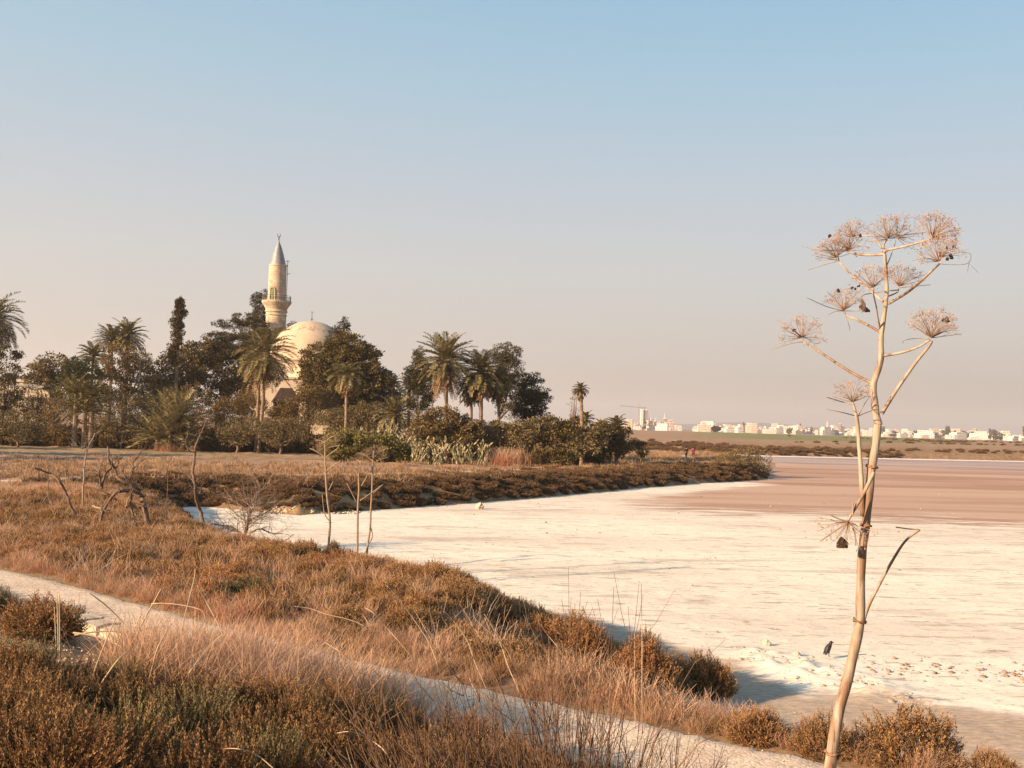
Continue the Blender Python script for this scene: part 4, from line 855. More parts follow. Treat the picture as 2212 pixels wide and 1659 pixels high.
# --- stone edging of the path
M_edge = M_plain('edge_stone', (.46, .37, .27), (.56, .46, .34), 3, bump=.4, obj=False)
for i, (x0, y0, x1, y1, nm) in enumerate([(159, 1335, 196, 1342, 'left block of the pale stone edging below the gravel path'), (199, 1343, 236, 1351, 'middle block of the pale stone edging below the gravel path'), (240, 1353, 292, 1363, 'right block of the pale stone edging below the gravel path')]):
    a_ = at(x0, y0, 17.6 - .3 * i); b_ = at(x1, y1, 17.35 - .3 * i); c_ = (a_ + b_) / 2; L_ = np.linalg.norm((b_ - a_)[:2]); an = math.atan2(b_[1] - a_[1], b_[0] - a_[0])
    mb = MB(); gg = np.random.default_rng(i); zt = c_[2] + .06 - .02 * i; zb = hz(c_[0], c_[1]) - .12; h = (zt - zb) / 2; V = []
    nx, ny, nz_ = 7, 4, 5
    for f in range(6):
        u, v = np.meshgrid(np.linspace(-1, 1, 7), np.linspace(-1, 1, 7)); o1 = np.ones_like(u)
        q_ = [(u, v, o1), (v, u, -o1), (o1, u, v), (-o1, v, u), (v, o1, u), (u, -o1, v)][f]; S = np.stack(q_, -1).reshape(-1, 3)
        S = S * (1 - .06 * (np.abs(S).sum(1) - 1)[:, None] / 2); jit = np.stack([fbm(S[:, 0] * 2 + 5 + i, S[:, 1] * 2 + S[:, 2] * 1.7, 3 + k, 2) for k in range(3)], -1) - .4
        S = S * [L_ / 2 * 1.06, .26, h] + jit * [.04, .07, .06]; cr_2, sr_2 = math.cos(an), math.sin(an)
        S = np.stack([S[:, 0] * cr_2 - S[:, 1] * sr_2, S[:, 0] * sr_2 + S[:, 1] * cr_2, S[:, 2]], -1) + [c_[0], c_[1], zb + h]
        ii = np.arange(6)[:, None]; jj = np.arange(6)[None, :]; mb.add(S, np.stack([ii * 7 + jj, ii * 7 + jj + 1, (ii + 1) * 7 + jj + 1, (ii + 1) * 7 + jj], -1).reshape(-1, 4), None, .5)
    tag(mb.build('edging_stone', M_edge, smooth=True), nm, 'stone', 'stone edging of the path')

# --- single stones on the salt
for i, (x, y, s_, nm) in enumerate([(1036, 1100, .34, 'pale pointed stone on the white salt near the far bank'), (1010, 1062, .25, 'small pale stone at the foot of the far bank'), (1655, 1395, .13, 'leftmost wedge of crust standing up on the broken ridge'), (1722, 1420, .12, 'small slab of crust left of the crow')]):
    p = ground_at(x, y); o = stone(np.random.default_rng(90 + i), r=1, flat=.75).build('stone', M_stone); o.location = (p[0], p[1], max(p[2], 0) + s_ * .3); o.scale = (s_, s_ * .8, s_); tag(o, nm, 'stone')

# --- the crow
def loft(mb, secs, n=14, mi=0):                  # secs: (x, z, ry, rz) sections along x, elliptical in y/z
    V = []; a = np.arange(n) * 2 * math.pi / n
    for k, (x, z, ry, rz, tilt) in enumerate(secs):
        yy = np.cos(a) * ry; zz = np.sin(a) * rz; V.append(np.stack([x - zz * math.sin(tilt), yy, z + zz * math.cos(tilt)], -1))
    m = len(secs); i = np.arange(m - 1)[:, None]; j = np.arange(n)[None, :]; j2 = (j + 1) % n
    q = np.stack([i * n + j, i * n + j2, (i + 1) * n + j2, (i + 1) * n + j], -1).reshape(-1, 4)
    V = np.concatenate(V + [[(secs[0][0], 0, secs[0][1])], [(secs[-1][0], 0, secs[-1][1])]]); c0 = m * n; jj = np.arange(n)
    t = np.concatenate([np.stack([np.full(n, c0), (jj + 1) % n, jj], -1), np.stack([np.full(n, c0 + 1), (m - 1) * n + jj, (m - 1) * n + (jj + 1) % n], -1)])
    mb.add(V, q, t, .5, mi); return mb
M_crow = M_plain('black_feathers', (.012, .010, .010), (.035, .028, .026), 40, .55, bump=.3, dist=.003, spec=.4)
M_wing = M_plain('wing_feathers', (.010, .009, .010), (.022, .018, .018), 60, .5, bump=.4, dist=.003, spec=.4)
M_beak = M_plain('beak_horn', (.02, .017, .015), (.04, .035, .03), 30, .4, bump=0)
cp = at(1791, 1422, 25.0); zc = float(max(hz(cp[0], cp[1]), 0) + crust(np.array([cp[0]]), np.array([cp[1]]))[0] * .12)
cx_, cy_ = ground_at(1791, 1423)[:2]; 
CR = empty('crow', (cx_, cy_, 0.06), 'dark crow standing upright on the broken salt ridge, facing right', 'bird')
k = .0 ; mb = MB()   # side profile, facing +x
secs_old = [(-.155, .075, .012, .006, .9), (-.135, .095, .028, .012, .9), (-.105, .130, .045, .030, .8), (-.070, .170, .062, .052, .7), (-.030, .205, .070, .066, .65), (.005, .235, .066, .064, .7), (.030, .268, .050, .050, .9), (.042, .295, .038, .038, 1.0), (.052, .318, .035, .034, .8), (.068, .332, .032, .031, .3), (.086, .332, .024, .023, 0), (.098, .328, .012, .012, 0)]
secs = [(-.125, .055, .012, .006, 1.1), (-.112, .085, .028, .012, 1.1), (-.092, .130, .046, .032, 1.05), (-.066, .175, .064, .056, .95), (-.036, .220, .073, .070, .9), (-.006, .262, .068, .066, .9), (.020, .302, .052, .052, 1.0), (.034, .335, .044, .044, 1.0), (.048, .362, .043, .042, .8), (.068, .376, .040, .038, .3), (.082, .374, .025, .024, 0), (.094, .370, .012, .012, 0)]
loft(mb, secs, 16); o = mb.build('body', M_crow, CR, True)
o = loft(MB(), [(.088, .372, .011, .012, 0), (.111, .369, .008, .009, 0), (.138, .362, .002, .002, 0)], 8).build('beak', M_beak, CR, True)
for s_ in (-1, 1):
    mb = MB(); loft(mb, [(-.135, .050, .006, .008, 1.0), (-.10, .105, .010, .030, 1.0), (-.065, .165, .014, .050, 1.0), (-.03, .225, .014, .052, .95), (.005, .275, .008, .030, .95)], 10); v = mb.v[0]; v[:, 1] += s_ * .060
    mb.build('wing', M_wing, CR, True)
    mb = MB(); tube(mb, [(-.005 + .012 * s_, s_ * .028, .17), (.0 + .012 * s_, s_ * .030, .11), (-.012 + .012 * s_, s_ * .030, .055), (-.002 + .012 * s_, s_ * .030, .004)], [.020, .014, .005, .005], 8)
    for a_ in (-.5, 0, .5, 3.1): tube(mb, [(.012 * s_, s_ * .03, .006), (.012 * s_ + .035 * math.cos(a_), s_ * .03 + .03 * math.sin(a_), .003)], [.004, .002], 5)
    mb.build('leg', M_crow, CR, True)
for s_ in (-1, 1): lathe(MB(), [(0, -.004), (.004, 0), (0, .004)], 8, (.076, s_ * .031, .379)).build('eye', M_beak, CR, True)
CR.rotation_euler = (0, 0, R(8)); CR.scale = (1.0, 1.12, 1.0)

# --- two walkers on the far path
def skin_body(name, joints, edges, rad, mat, parent):
    me = bpy.data.meshes.new(name); me.from_pydata([tuple(j) for j in joints], edges, []); o = bpy.data.objects.new(name, me); COL.objects.link(o); o.parent = parent; me.materials.append(mat)
    md = o.modifiers.new('skin', 'SKIN'); 
    for k, r in enumerate(rad): me.skin_vertices[0].data[k].radius = (r[0], r[1]) if isinstance(r, tuple) else (r, r)
    me.skin_vertices[0].data[0].use_root = True; sb = o.modifiers.new('sub', 'SUBSURF'); sb.levels = 1; sb.render_levels = 1; return o
M_skin = M_plain('skin', (.42, .26, .18), (.48, .31, .22), 5, .6, bump=0)
def cloth(nm, c_): return M_plain(nm, c_, tuple(x * .6 for x in c_), 9, .9, bump=.2)
def walker(label, x, y, top, trous, hair, yaw, st):
    W_ = empty('person', (x, y, hz(x, y) + .05), label, 'person', 'two walkers on the path'); W_.rotation_euler = (0, 0, yaw)
    J = [(0, 0, .95), (0, 0, 1.12), (0, .01, 1.36), (0, .0, 1.48), (0, .02, 1.60), (0, .03, 1.70),
         (.10, 0, .90), (.11, .10 * st, .50), (.11, .02 * st, .09), (.11, .14 * st, .03), (-.10, 0, .90), (-.11, -.05 * st, .50), (-.11, -.28 * st, .12), (-.11, -.18 * st, .05),
         (.19, 0, 1.38), (.25, -.05 * st, 1.12), (.24, .12 * st, .92), (.24, .16 * st, .84), (-.19, 0, 1.38), (-.25, .05 * st, 1.12), (-.25, .16 * st, .93), (-.25, .20 * st, .85)]
    E = [(0, 1), (1, 2), (2, 3), (3, 4), (4, 5), (0, 6), (6, 7), (7, 8), (8, 9), (0, 10), (10, 11), (11, 12), (12, 13), (2, 14), (14, 15), (15, 16), (16, 17), (2, 18), (18, 19), (19, 20), (20, 21)]
    Rr = [(.15, .11), (.14, .10), (.17, .11), .055, (.078, .09), (.06, .075), .085, .06, .042, .04, .085, .06, .042, .04, .06, .045, .035, .038, .06, .045, .035, .038]
    skin_body('body', J, E, Rr, M_skin, W_)
    skin_body('jacket', [(0, 0, .93), (0, 0, 1.12), (0, .01, 1.36), (0, 0, 1.45), (.19, 0, 1.38), (.25, -.05 * st, 1.12), (.24, .12 * st, .95), (-.19, 0, 1.38), (-.25, .05 * st, 1.12), (-.25, .15 * st, .96)], [(0, 1), (1, 2), (2, 3), (2, 4), (4, 5), (5, 6), (2, 7), (7, 8), (8, 9)],
              [(.185, .14), (.17, .125), (.20, .135), .08, .08, .062, .052, .08, .062, .052], top, W_)
    skin_body('trousers', [(0, 0, .96), (.10, 0, .88), (.11, .10 * st, .50), (.11, .02 * st, .12), (-.10, 0, .88), (-.11, -.05 * st, .50), (-.11, -.27 * st, .15)], [(0, 1), (1, 2), (2, 3), (0, 4), (4, 5), (5, 6)], [(.165, .125), .10, .075, .06, .10, .075, .06], trous, W_)
    lathe(MB(), [(.0, -.13), (.07, -.11), (.092, -.04), (.098, .03), (.075, .09), (0, .115)], 14, (0, -.015, 1.665)).build('hair', hair, W_, True); return W_
pw = at(1482, 997, 148); pv_ = at(1497, 998, 148)
dk = cloth('black_cloth', (.02, .02, .025)); mg = cloth('magenta_cloth', (.36, .03, .09)); hr = cloth('dark_hair', (.03, .02, .015)); gy = cloth('grey_cloth', (.06, .05, .06))
walker('person in black clothes walking on the far path, left of the two', pw[0], 148, dk, dk, hr, R(12), 1)
walker('person in a magenta red top walking on the far path, right of the two', pv_[0], 148, mg, gy, hr, R(8), -1)
# ------------------------------------------------------------------ trees
F_dark = M_foliage('leaf_dark', (.072, .056, .020), (.105, .072, .026), (.17, .115, .045), stem=(.08, .05, .03), trans=.12, scale=.25, tipamt=.8)
F_brown = M_foliage('leaf_brown', (.155, .098, .038), (.115, .082, .032), (.25, .155, .06), stem=(.08, .05, .03), trans=.12, scale=.25)
F_carob = M_foliage('leaf_carob', (.105, .076, .028), (.080, .064, .024), (.18, .125, .045), stem=(.08, .05, .03), trans=.12, scale=.25)
F_olive = M_foliage('leaf_olive', (.13, .098, .045), (.15, .108, .048), (.25, .18, .085), stem=(.08, .05, .03), trans=.15, scale=.3)
F_green = M_foliage('leaf_green', (.14, .12, .035), (.17, .135, .04), (.25, .205, .065), stem=(.08, .05, .03), trans=.2, scale=.2)
F_con = M_foliage('needle', (.045, .040, .018), (.06, .048, .02), (.10, .078, .032), stem=(.07, .05, .03), trans=.08, scale=.25)
F_palm = M_foliage('palm_frond', (.16, .135, .055), (.19, .15, .06), (.34, .27, .13), stem=(.20, .14, .07), trans=.15, scale=.3, tipamt=.6)
F_palmd = M_foliage('dry_frond', (.24, .145, .075), (.20, .115, .055), (.33, .22, .125), stem=(.16, .09, .05), trans=.1, scale=.3)
M_bark = M_plain('bark', (.11, .075, .05), (.19, .13, .09), 4, .95, bump=.6, dist=.05, obj=False)
M_ptrunk = M_plain('palm_trunk', (.13, .09, .06), (.30, .21, .14), 2.5, .95, bump=.8, dist=.08, obj=False, stretch=(1, 1, 3))
M_cactus = M_foliage('cactus_pad', (.17, .15, .075), (.21, .18, .09), (.40, .34, .21), stem=(.2, .17, .1), trans=.0, scale=.8)

def crown(blobs, D, g, leaf=.26, dens=1.0, flat=1.0, cl=.75, hole=.0, shape='broad'):
    """leaf clusters spread through lumpy ellipsoids; blobs in picture units at depth D"""
    mb = MB(); k_ = D / F; cents = []
    for (cx, cy, rx, ry) in blobs:
        c = at(cx, cy, D); a, b = rx * k_, ry * k_; dp = (a * .55 + b * .45); ncl = max(7, int(dens * 6.0 * (a * b + a * dp + b * dp) / (cl * cl) / 3))
        d = rdir(g, ncl); rad = g.uniform(.25, 1.0, ncl) ** .5; lump = .84 + .42 * vn(d[:, 0] * 2 + cx, d[:, 2] * 2 + d[:, 1] * 2 + cy, 3)
        p = c + d * np.array([a, dp, b]) * (rad * lump)[:, None]; cents.append(np.column_stack([p, d, rad]))
    C = np.vstack(cents); n = len(C); per = 50 if shape != 'olive' else 44
    dv = rdir(g, n * per); rr = g.uniform(.15, 1, n * per) ** .6; cs = (cl * g.uniform(.55, 1.15, n)).repeat(per)
    sh = np.array([1, 1, .62 * flat]); P = C[:, :3].repeat(per, 0) + dv * sh * (cs * rr)[:, None]
    P += g.normal(size=P.shape) * .07 * cl
    ld = unit(dv + C[:, 3:6].repeat(per, 0) * .6 + [0, 0, .25] + g.normal(size=dv.shape) * .5); sz = leaf * g.uniform(.55, 1.35, len(P))
    if shape == 'olive': sz *= .8
    lv = unit(np.cross(ld, rdir(g, len(P)))); wd = sz * (.62 if shape == 'broad' else (.34 if shape == 'needle' else .45))
    tp = np.clip(.25 + .55 * rr * C[:, 6].repeat(per) + g.normal(size=len(P)) * .14 + (g.uniform(0, 1, n) * .25).repeat(per), .22, 1)
    leaves(mb, P, ld, lv, sz, wd, tp); return mb, C[:, :3]
def tree(name, label, blobs, D, mat, base=None, cat='tree', leaf=.26, dens=1.0, cl=.75, shape='broad', group=None, tr=.22, limbs=7, flat=1.0, seed=None):
    g = np.random.default_rng(seed or abs(int(blobs[0][0] * 7 + blobs[0][1]))); mb, C = crown(blobs, D, g, leaf, dens, flat, cl, shape=shape)
    c0 = at(blobs[0][0], blobs[0][1], D); bx = base if base else blobs[0][0]; b = at(bx, blobs[0][1] + 10, D); gz = hz(b[0], b[1]); B = np.array([b[0], b[1], gz - .15])
    t = empty(name, (B[0], B[1], gz), label, cat, group); o = mb.build('crown', mat); o.parent = t; o.matrix_parent_inverse = Matrix.Translation(-t.location)
    zmin = C[:, 2].min(); fork = np.array([B[0] * .6 + c0[0] * .4, B[1], max(gz + .5, min(gz + (c0[2] - gz) * .55, max(zmin, gz + .6)))]) + [g.normal() * .1, 0, 0]
    mb = MB(); W = spline([B, (B + fork) / 2 + [g.normal() * .12, g.normal() * .1, 0], fork], 4); tube(mb, W, np.linspace(tr * 1.2, tr * .75, len(W)), 8)
    for k in g.choice(len(C), min(limbs, len(C)), replace=False):
        e = C[k]; mid = (fork + e) / 2 + g.normal(size=3) * .15 + [0, 0, -.1 * np.linalg.norm(e - fork)]; tube(mb, spline([fork, mid, e], 4), np.linspace(tr * .6, tr * .12, 9), 5, .5, False)
    child(mb, 'trunk', M_bark, t, True); return t

def frond(mbl, mbr, p, az, elv, L, g, npair=22, droop=.9, lw=.06, ll=.42, tipc=.5, seg=9):
    h = np.array([math.cos(az), math.sin(az), 0.0]); a = elv; pts = [p]; step = L / seg
    for k in range(seg):
        a2 = a - droop * ((k + 1) / seg) ** 1.3 * (1 if elv > -.6 else .35); pts.append(pts[-1] + (h * math.cos(a2) + np.array([0, 0, 1]) * math.sin(a2)) * step)
    pts = np.array(pts); tube(mbr, pts, np.linspace(.035, .012, len(pts)), 3, .05, False)
    t = np.linspace(.16, .99, npair); idx = t * seg; i0 = np.minimum(idx.astype(int), seg - 1); f = (idx - i0)[:, None]; P = pts[i0] * (1 - f) + pts[i0 + 1] * f; T = unit(pts[i0 + 1] - pts[i0])
    S = unit(np.cross(T, [0, 0, 1.0])); U = np.cross(S, T); env = (np.sin(np.clip(t, .0, 1) * math.pi * .86 + .28)) ** .6
    for s in (-1, 1):
        d = unit(T * .75 + S * s * .8 + U * (.35) + g.normal(size=P.shape) * .10 - np.array([0, 0, .12])); L_ = ll * env * g.uniform(.8, 1.15, npair)
        leaves(mbl, P, d, unit(np.cross(d, U) + g.normal(size=P.shape) * .3), L_, lw, np.clip(tipc + .3 * g.normal(size=npair) * .4, .22, 1))
def palm(label, cx, cy, D, Rpx, nfr=46, base=None, dead=0, tr=.20, sk=0, upr=0.0, name='date_palm', group='date palms in the tree belt', skirt_len=.8, lw=.115, low=-.55, droop=.9, trunk=True, ll=None, basey=None):
    g = np.random.default_rng(int(cx * 13 + cy)); C = at(cx, cy, D); L = Rpx * D / F; bx = at(base if base else cx, cy + 60, D)[0]; gz = hz(bx, D)
    t = empty(name, (bx, D, gz), label, 'palm', group); ll = ll or L * .20
    mbl, mbr = MB(), MB()
    nfr = int(nfr * 1.35)
    for k in range(nfr):
        u = (k + .5) / nfr; el_ = low + (1.45 - low) * (1 - u ** (.85 - upr * .3)); az = k * 2.39996 + g.uniform(-.2, .2)
        frond(mbl, mbr, C + [0, 0, .15 * (1 - u)], az, el_ + g.normal() * .06, L * g.uniform(.82, 1.08), g, npair=28, droop=droop * g.uniform(.8, 1.2), lw=lw, ll=ll, tipc=.35 + .45 * g.uniform())
    mbl.merge(mbr); child(mbl, 'fronds', F_palm, t)
    if dead:
        mbl, mbr = MB(), MB()
        for k in range(dead):
            az = k * 2.39996; frond(mbl, mbr, C + [0, 0, -.15 - .5 * skirt_len * g.uniform()], az, -.75 - .6 * g.uniform(), L * skirt_len * g.uniform(.6, 1.1), g, npair=16, droop=.35, lw=lw * 1.15, ll=ll * .7, tipc=.3 + .6 * g.uniform())
        mbl.merge(mbr); child(mbl, 'dead_skirt', F_palmd, t)
    if trunk:
        B = np.array([bx, D, gz - .2]); top = C + [0, 0, .1]; W = spline([B, B * .5 + top * .5 + [g.normal() * .1, 0, 0], top], 14); rr = tr * (1 + .10 * (np.arange(len(W)) % 2)) * np.interp(np.linspace(0, 1, len(W)), [0, .1, .85, .95, 1], [1.35, 1, .95, 1.35, 1.1])
        child(tube(MB(), W, rr, 10), 'trunk', M_ptrunk, t)
    return t
def palm_clump(label, cx, cy, D, Rpx, heads, nfr=26, droop=.55, name='date_palm_clump', lw=.12):
    g = np.random.default_rng(int(cx * 3 + cy)); gz = hz(at(cx, cy, D)[0], D); X0 = at(cx, cy, D)[0]; t = empty(name, (X0, D, gz), label, 'palm', 'date palms in the tree belt'); L = Rpx * D / F
    for (hx_, hy_, r) in heads:
        C = at(hx_, hy_, D + g.normal() * .5); C[2] = max(C[2], gz + .2); mbl, mbr = MB(), MB()
        for k in range(nfr): frond(mbl, mbr, C, k * 2.39996, 1.45 - 1.5 * ((k + .5) / nfr) + g.normal() * .07, L * r * g.uniform(.8, 1.1), g, npair=26, droop=droop * g.uniform(.6, 1.3), lw=lw, ll=L * r * .17, tipc=.4 + .5 * g.uniform())
        mbl.merge(mbr); child(mbl, 'fronds', F_palm, t)
        if C[2] > gz + .6: child(tube(MB(), [(C[0], C[1], gz - .1), C], [.35, .25], 8), 'trunk', M_ptrunk, t)
    return t

TB = 'trees and bushes of the belt around the mosque'
# background row
tree('broadleaf_tree', 'rounded mid green tree behind the awning at the far left', [(120, 800, 48, 34), (90, 812, 30, 28), (160, 815, 30, 35)], 158, F_olive, leaf=.34, group=TB)
tree('broadleaf_tree', 'dark tree at the left edge under the cut off palm', [(12, 790, 28, 45), (0, 850, 35, 50), (38, 770, 8, 8)], 138, F_dark, group=TB)
palm('small palm whose crown just shows over the green tree on the left', 200, 772, 150, 44, 30, tr=.2, low=-.3)
palm('left one of the twin palms rising behind the brown tree', 242, 737, 156, 46, 44, tr=.22, low=-.5)
palm('right one of the twin palms rising behind the brown tree', 276, 727, 156, 48, 48, tr=.22, low=-.7)
palm('large palm cut off by the left edge of the view', -14, 690, 134, 78, 60, tr=.25, dead=16, low=-.8, droop=1.2)
tree('broadleaf_tree', 'brownish round tree below the twin palms', [(268, 795, 52, 44), (300, 780, 28, 26), (250, 830, 45, 40)], 148, F_brown, group=TB)
tree('broadleaf_tree', 'low brown tree left of the big dark trees', [(325, 845, 40, 42), (350, 870, 40, 35)], 146, F_brown, group=TB, seed=5)
tree('broadleaf_tree', 'big dark tree directly below the ivy covered pole', [(385, 805, 60, 48), (430, 785, 52, 42), (360, 850, 50, 50)], 155, F_dark, group=TB, leaf=.3)
tree('broadleaf_tree', 'big dark tree between the ivy pole and the front palm', [(470, 810, 60, 58), (510, 850, 52, 50), (440, 760, 34, 26), (545, 800, 30, 50)], 157, F_dark, group=TB, leaf=.3)
tree('conifer', 'dark pine with level ragged limbs left of the minaret', [(498, 700, 36, 9), (480, 728, 40, 10), (528, 690, 34, 12), (510, 745, 55, 24), (545, 715, 32, 34), (470, 748, 30, 12), (500, 762, 50, 22)], 158, F_con, base=540, leaf=.26, cl=.55, shape='needle', flat=.6, group=TB)
tree('conifer', 'tall dark narrow conifer just behind the minaret', [(563, 690, 16, 42), (556, 650, 11, 18), (572, 636, 6, 10), (566, 730, 26, 36), (546, 653, 7, 5)], 162, F_con, leaf=.24, cl=.45, shape='needle', group=TB)
tree('conifer', 'small dark treetop peeping between minaret and dome', [(630, 702, 8, 7), (626, 720, 10, 16)], 165, F_con, leaf=.24, cl=.4, shape='needle', group=TB)
tree('conifer', 'slanting conifer top sticking out right of the dome', [(738, 712, 14, 16), (746, 698, 7, 12), (730, 735, 22, 22), (742, 760, 26, 40)], 147, F_con, leaf=.26, cl=.5, shape='needle', group=TB)
tree('broadleaf_tree', 'largest dark brown tree, covering the right side of the dome', [(720, 790, 66, 58), (770, 790, 56, 48), (690, 800, 46, 50), (806, 835, 36, 48), (822, 812, 26, 20), (740, 850, 76, 45), (692, 845, 50, 40), (745, 745, 42, 24), (790, 770, 32, 26)], 141, F_carob, leaf=.30, dens=1.15, group=TB, tr=.4)
tree('broadleaf_tree', 'dark tree low behind the small bright palm', [(800, 870, 50, 40), (840, 855, 30, 38)], 143, F_dark, group=TB)
tree('conifer', 'narrow dark cypress left of the tallest shaggy palm', [(906, 800, 18, 45), (904, 770, 9, 18), (896, 815, 24, 28), (925, 830, 26, 40), (905, 865, 38, 30)], 133, F_con, leaf=.26, cl=.5, shape='needle', group=TB)
tree('conifer', 'dense dark twin topped conifer behind the right shaggy palms', [(1080, 775, 14, 30), (1096, 768, 11, 26), (1112, 772, 11, 24), (1098, 800, 30, 40), (1100, 850, 40, 50)], 128, F_con, leaf=.24, cl=.5, shape='needle', group=TB)
tree('conifer', 'spreading dark pine at the right end of the tall trees', [(1150, 840, 28, 34), (1160, 860, 28, 22), (1135, 870, 30, 40), (1172, 858, 18, 9), (1150, 890, 36, 26), (1138, 820, 16, 14)], 125, F_con, leaf=.27, cl=.55, shape='needle', flat=.7, group=TB)
# ivy covered pole
g = np.random.default_rng(3); p = at(381, 800, 145); gz = hz(p[0], p[1]); t = empty('ivy_pole', (p[0], p[1], gz), 'tall bare trunk wrapped in dark ivy standing alone against the sky, left', 'dead tree'); k_ = 145 / F
zt = at(384, 652, 145)[2]; tube(mb := MB(), [(p[0], p[1], gz), (p[0] + .15, p[1], zt - .2), (p[0] + .25, p[1], zt + 1.0)], [.3, .18, .03], 7); child(mb, 'trunk', M_bark, t)
bl = [(375 + (i * .07) * 8 + g.normal() * 3.2, 786 - i * 5.0, 11.5 - i * .15 + g.uniform(-2, 2.5), 6) for i in range(28) ] + [(397, 678, 4, 3)]
mb, C = crown(bl, 145, g, .22, .8, 1, .42); child(mb, 'ivy', F_dark, t)
# palms in front
palm('tall front palm with brown drooping skirt, before the minaret and dome', 574, 762, 127, 82, 58, base=564, dead=46, tr=.20, skirt_len=1.05, low=-.75, upr=.2, droop=1.0)
p = at(557, 860, 129); t = empty('palm_trunk', (p[0], p[1], hz(p[0], 129)), 'bare shaded palm trunk just left of the tall front palm', 'trunk'); child(tube(MB(), [(p[0], 129, hz(p[0], 129) - .2), (p[0] + .1, 129, at(562, 800, 129)[2])], [.22, .18], 10), 'trunk', M_ptrunk, t)
palm('small bright palm with curved fronds before the largest brown tree', 748, 815, 119, 50, 26, tr=.17, dead=12, skirt_len=.7, low=-.35, droop=1.5, ll=.75)
palm('little dark palm crown just right of the largest brown tree', 849, 832, 136, 26, 22, tr=.2, low=-.2)
palm('small dark palm crown between the brown tree and the shaggy palms', 884, 838, 134, 30, 24, tr=.2, low=-.2)
palm('tallest shaggy palm with long hanging brown skirt, left of its group', 962, 778, 118, 72, 58, base=968, dead=60, tr=.22, skirt_len=1.15, low=-.5, upr=.3, droop=.7)
palm('shaggy palm in the middle of the right group, with green crown', 1040, 806, 119, 66, 60, base=1044, dead=40, tr=.24, skirt_len=.9, low=-.5, upr=.2)
palm('shaggy palm at the right of its group, crown drooping to the right', 1076, 826, 121, 46, 44, base=1083, dead=26, tr=.18, skirt_len=.9, low=-.7)
palm('shaggy palm with thin trunk between the two big shaggy palms', 1018, 835, 121, 44, 30, base=1022, dead=30, tr=.18, skirt_len=.9, low=-.7)
palm('low arching palm in front of the prickly pears', 853, 898, 117, 60, 40, tr=.22, low=-.3, droop=1.0, ll=.55)
palm_clump('bushy palm with yellow green fronds and stout dark trunk on the left', 180, 890, 126, 70, [(184, 892, 1.0), (165, 850, .7), (200, 860, .6)], 40, droop=.9)
palm_clump('big bushy many stemmed palm standing on the field edge, left of centre', 368, 945, 126, 96, [(368, 940, 1.0), (340, 950, .8), (395, 950, .8), (385, 905, .8)], 34, droop=.6)
palm_clump('half hidden palm with upright fronds behind the big bushy palm', 385, 890, 134, 55, [(388, 885, 1.0), (360, 880, .8)], 26)
palm('small lone palm with thin trunk standing apart at the right end of the trees', 1254, 843, 112, 21, 26, base=1258, dead=14, tr=.20, skirt_len=.8, low=-.5, lw=.10)
# middle and front bushes
tree('olive_tree', 'olive tree with two pale stems at the left edge of the field', [(42, 925, 48, 34), (15, 905, 30, 28), (70, 920, 28, 30)], 124, F_olive, base=38, shape='olive', leaf=.26, cl=.6, group=TB, tr=.16)
tree('willow', 'yellow green drooping tree left of the brown tree', [(168, 815, 26, 42), (150, 845, 30, 40), (205, 830, 32, 38)], 140, F_green, leaf=.3, group=TB)
for i, (lab, bl, D, mt, bs) in enumerate([
    ('olive tree with a dark short trunk, third from the right shrub row', [(512, 935, 42, 26), (540, 920, 36, 22)], 124, F_olive, 512),
    ('olive tree with a dark trunk below the front palm, right of its twin', [(606, 932, 44, 28), (640, 925, 32, 24), (575, 930, 30, 20)], 123, F_olive, 606),
    ('bush close under the dome right of the front palm', [(668, 862, 34, 26), (700, 860, 34, 30)], 136, F_brown, 670),
    ('olive tree between the bushy palm and the yellow green palm', [(262, 918, 46, 36), (300, 900, 40, 36)], 131, F_olive, 266),
    ('dim bush behind the yellow green palm clump', [(220, 905, 40, 34), (130, 900, 40, 40)], 133, F_brown, 222),
    ('broad brown bush left of the front palm trunk', [(500, 895, 48, 34), (450, 915, 40, 34), (540, 880, 34, 26)], 131, F_brown, 490),
    ('orange brown bush behind the shaded palm trunk', [(540, 862, 30, 18), (520, 868, 26, 16)], 134, F_brown, 540),
    ('brown bush right of the front palm trunk below the small hut', [(640, 893, 44, 34), (690, 890, 40, 32), (610, 895, 34, 26)], 131, F_brown, 660),
    ('grey green bush below the small bright palm', [(742, 905, 44, 26), (780, 900, 38, 30), (710, 915, 34, 24)], 127, F_olive, 745),
    ('dark bush filling the gap left of the prickly pears', [(800, 905, 36, 32), (840, 920, 40, 30)], 126, F_dark, 810),
    ('dark hedge at the very left below the awning', [(60, 870, 50, 36), (110, 880, 44, 34), (0, 885, 40, 40)], 140, F_dark, 70),
    ('dark bush under the brown tree', [(300, 880, 40, 30), (240, 870, 40, 28), (420, 870, 46, 34)], 138, F_dark, 300)]):
    tree('olive_tree' if 'olive tree' in lab else 'bush', lab.replace(', third from the right shrub row', ', left of its twin'), bl, D, mt, base=bs, cat='tree' if 'olive tree' in lab else 'bush', shape='olive', leaf=.26, cl=.6, group=TB, tr=.18, dens=1.1)
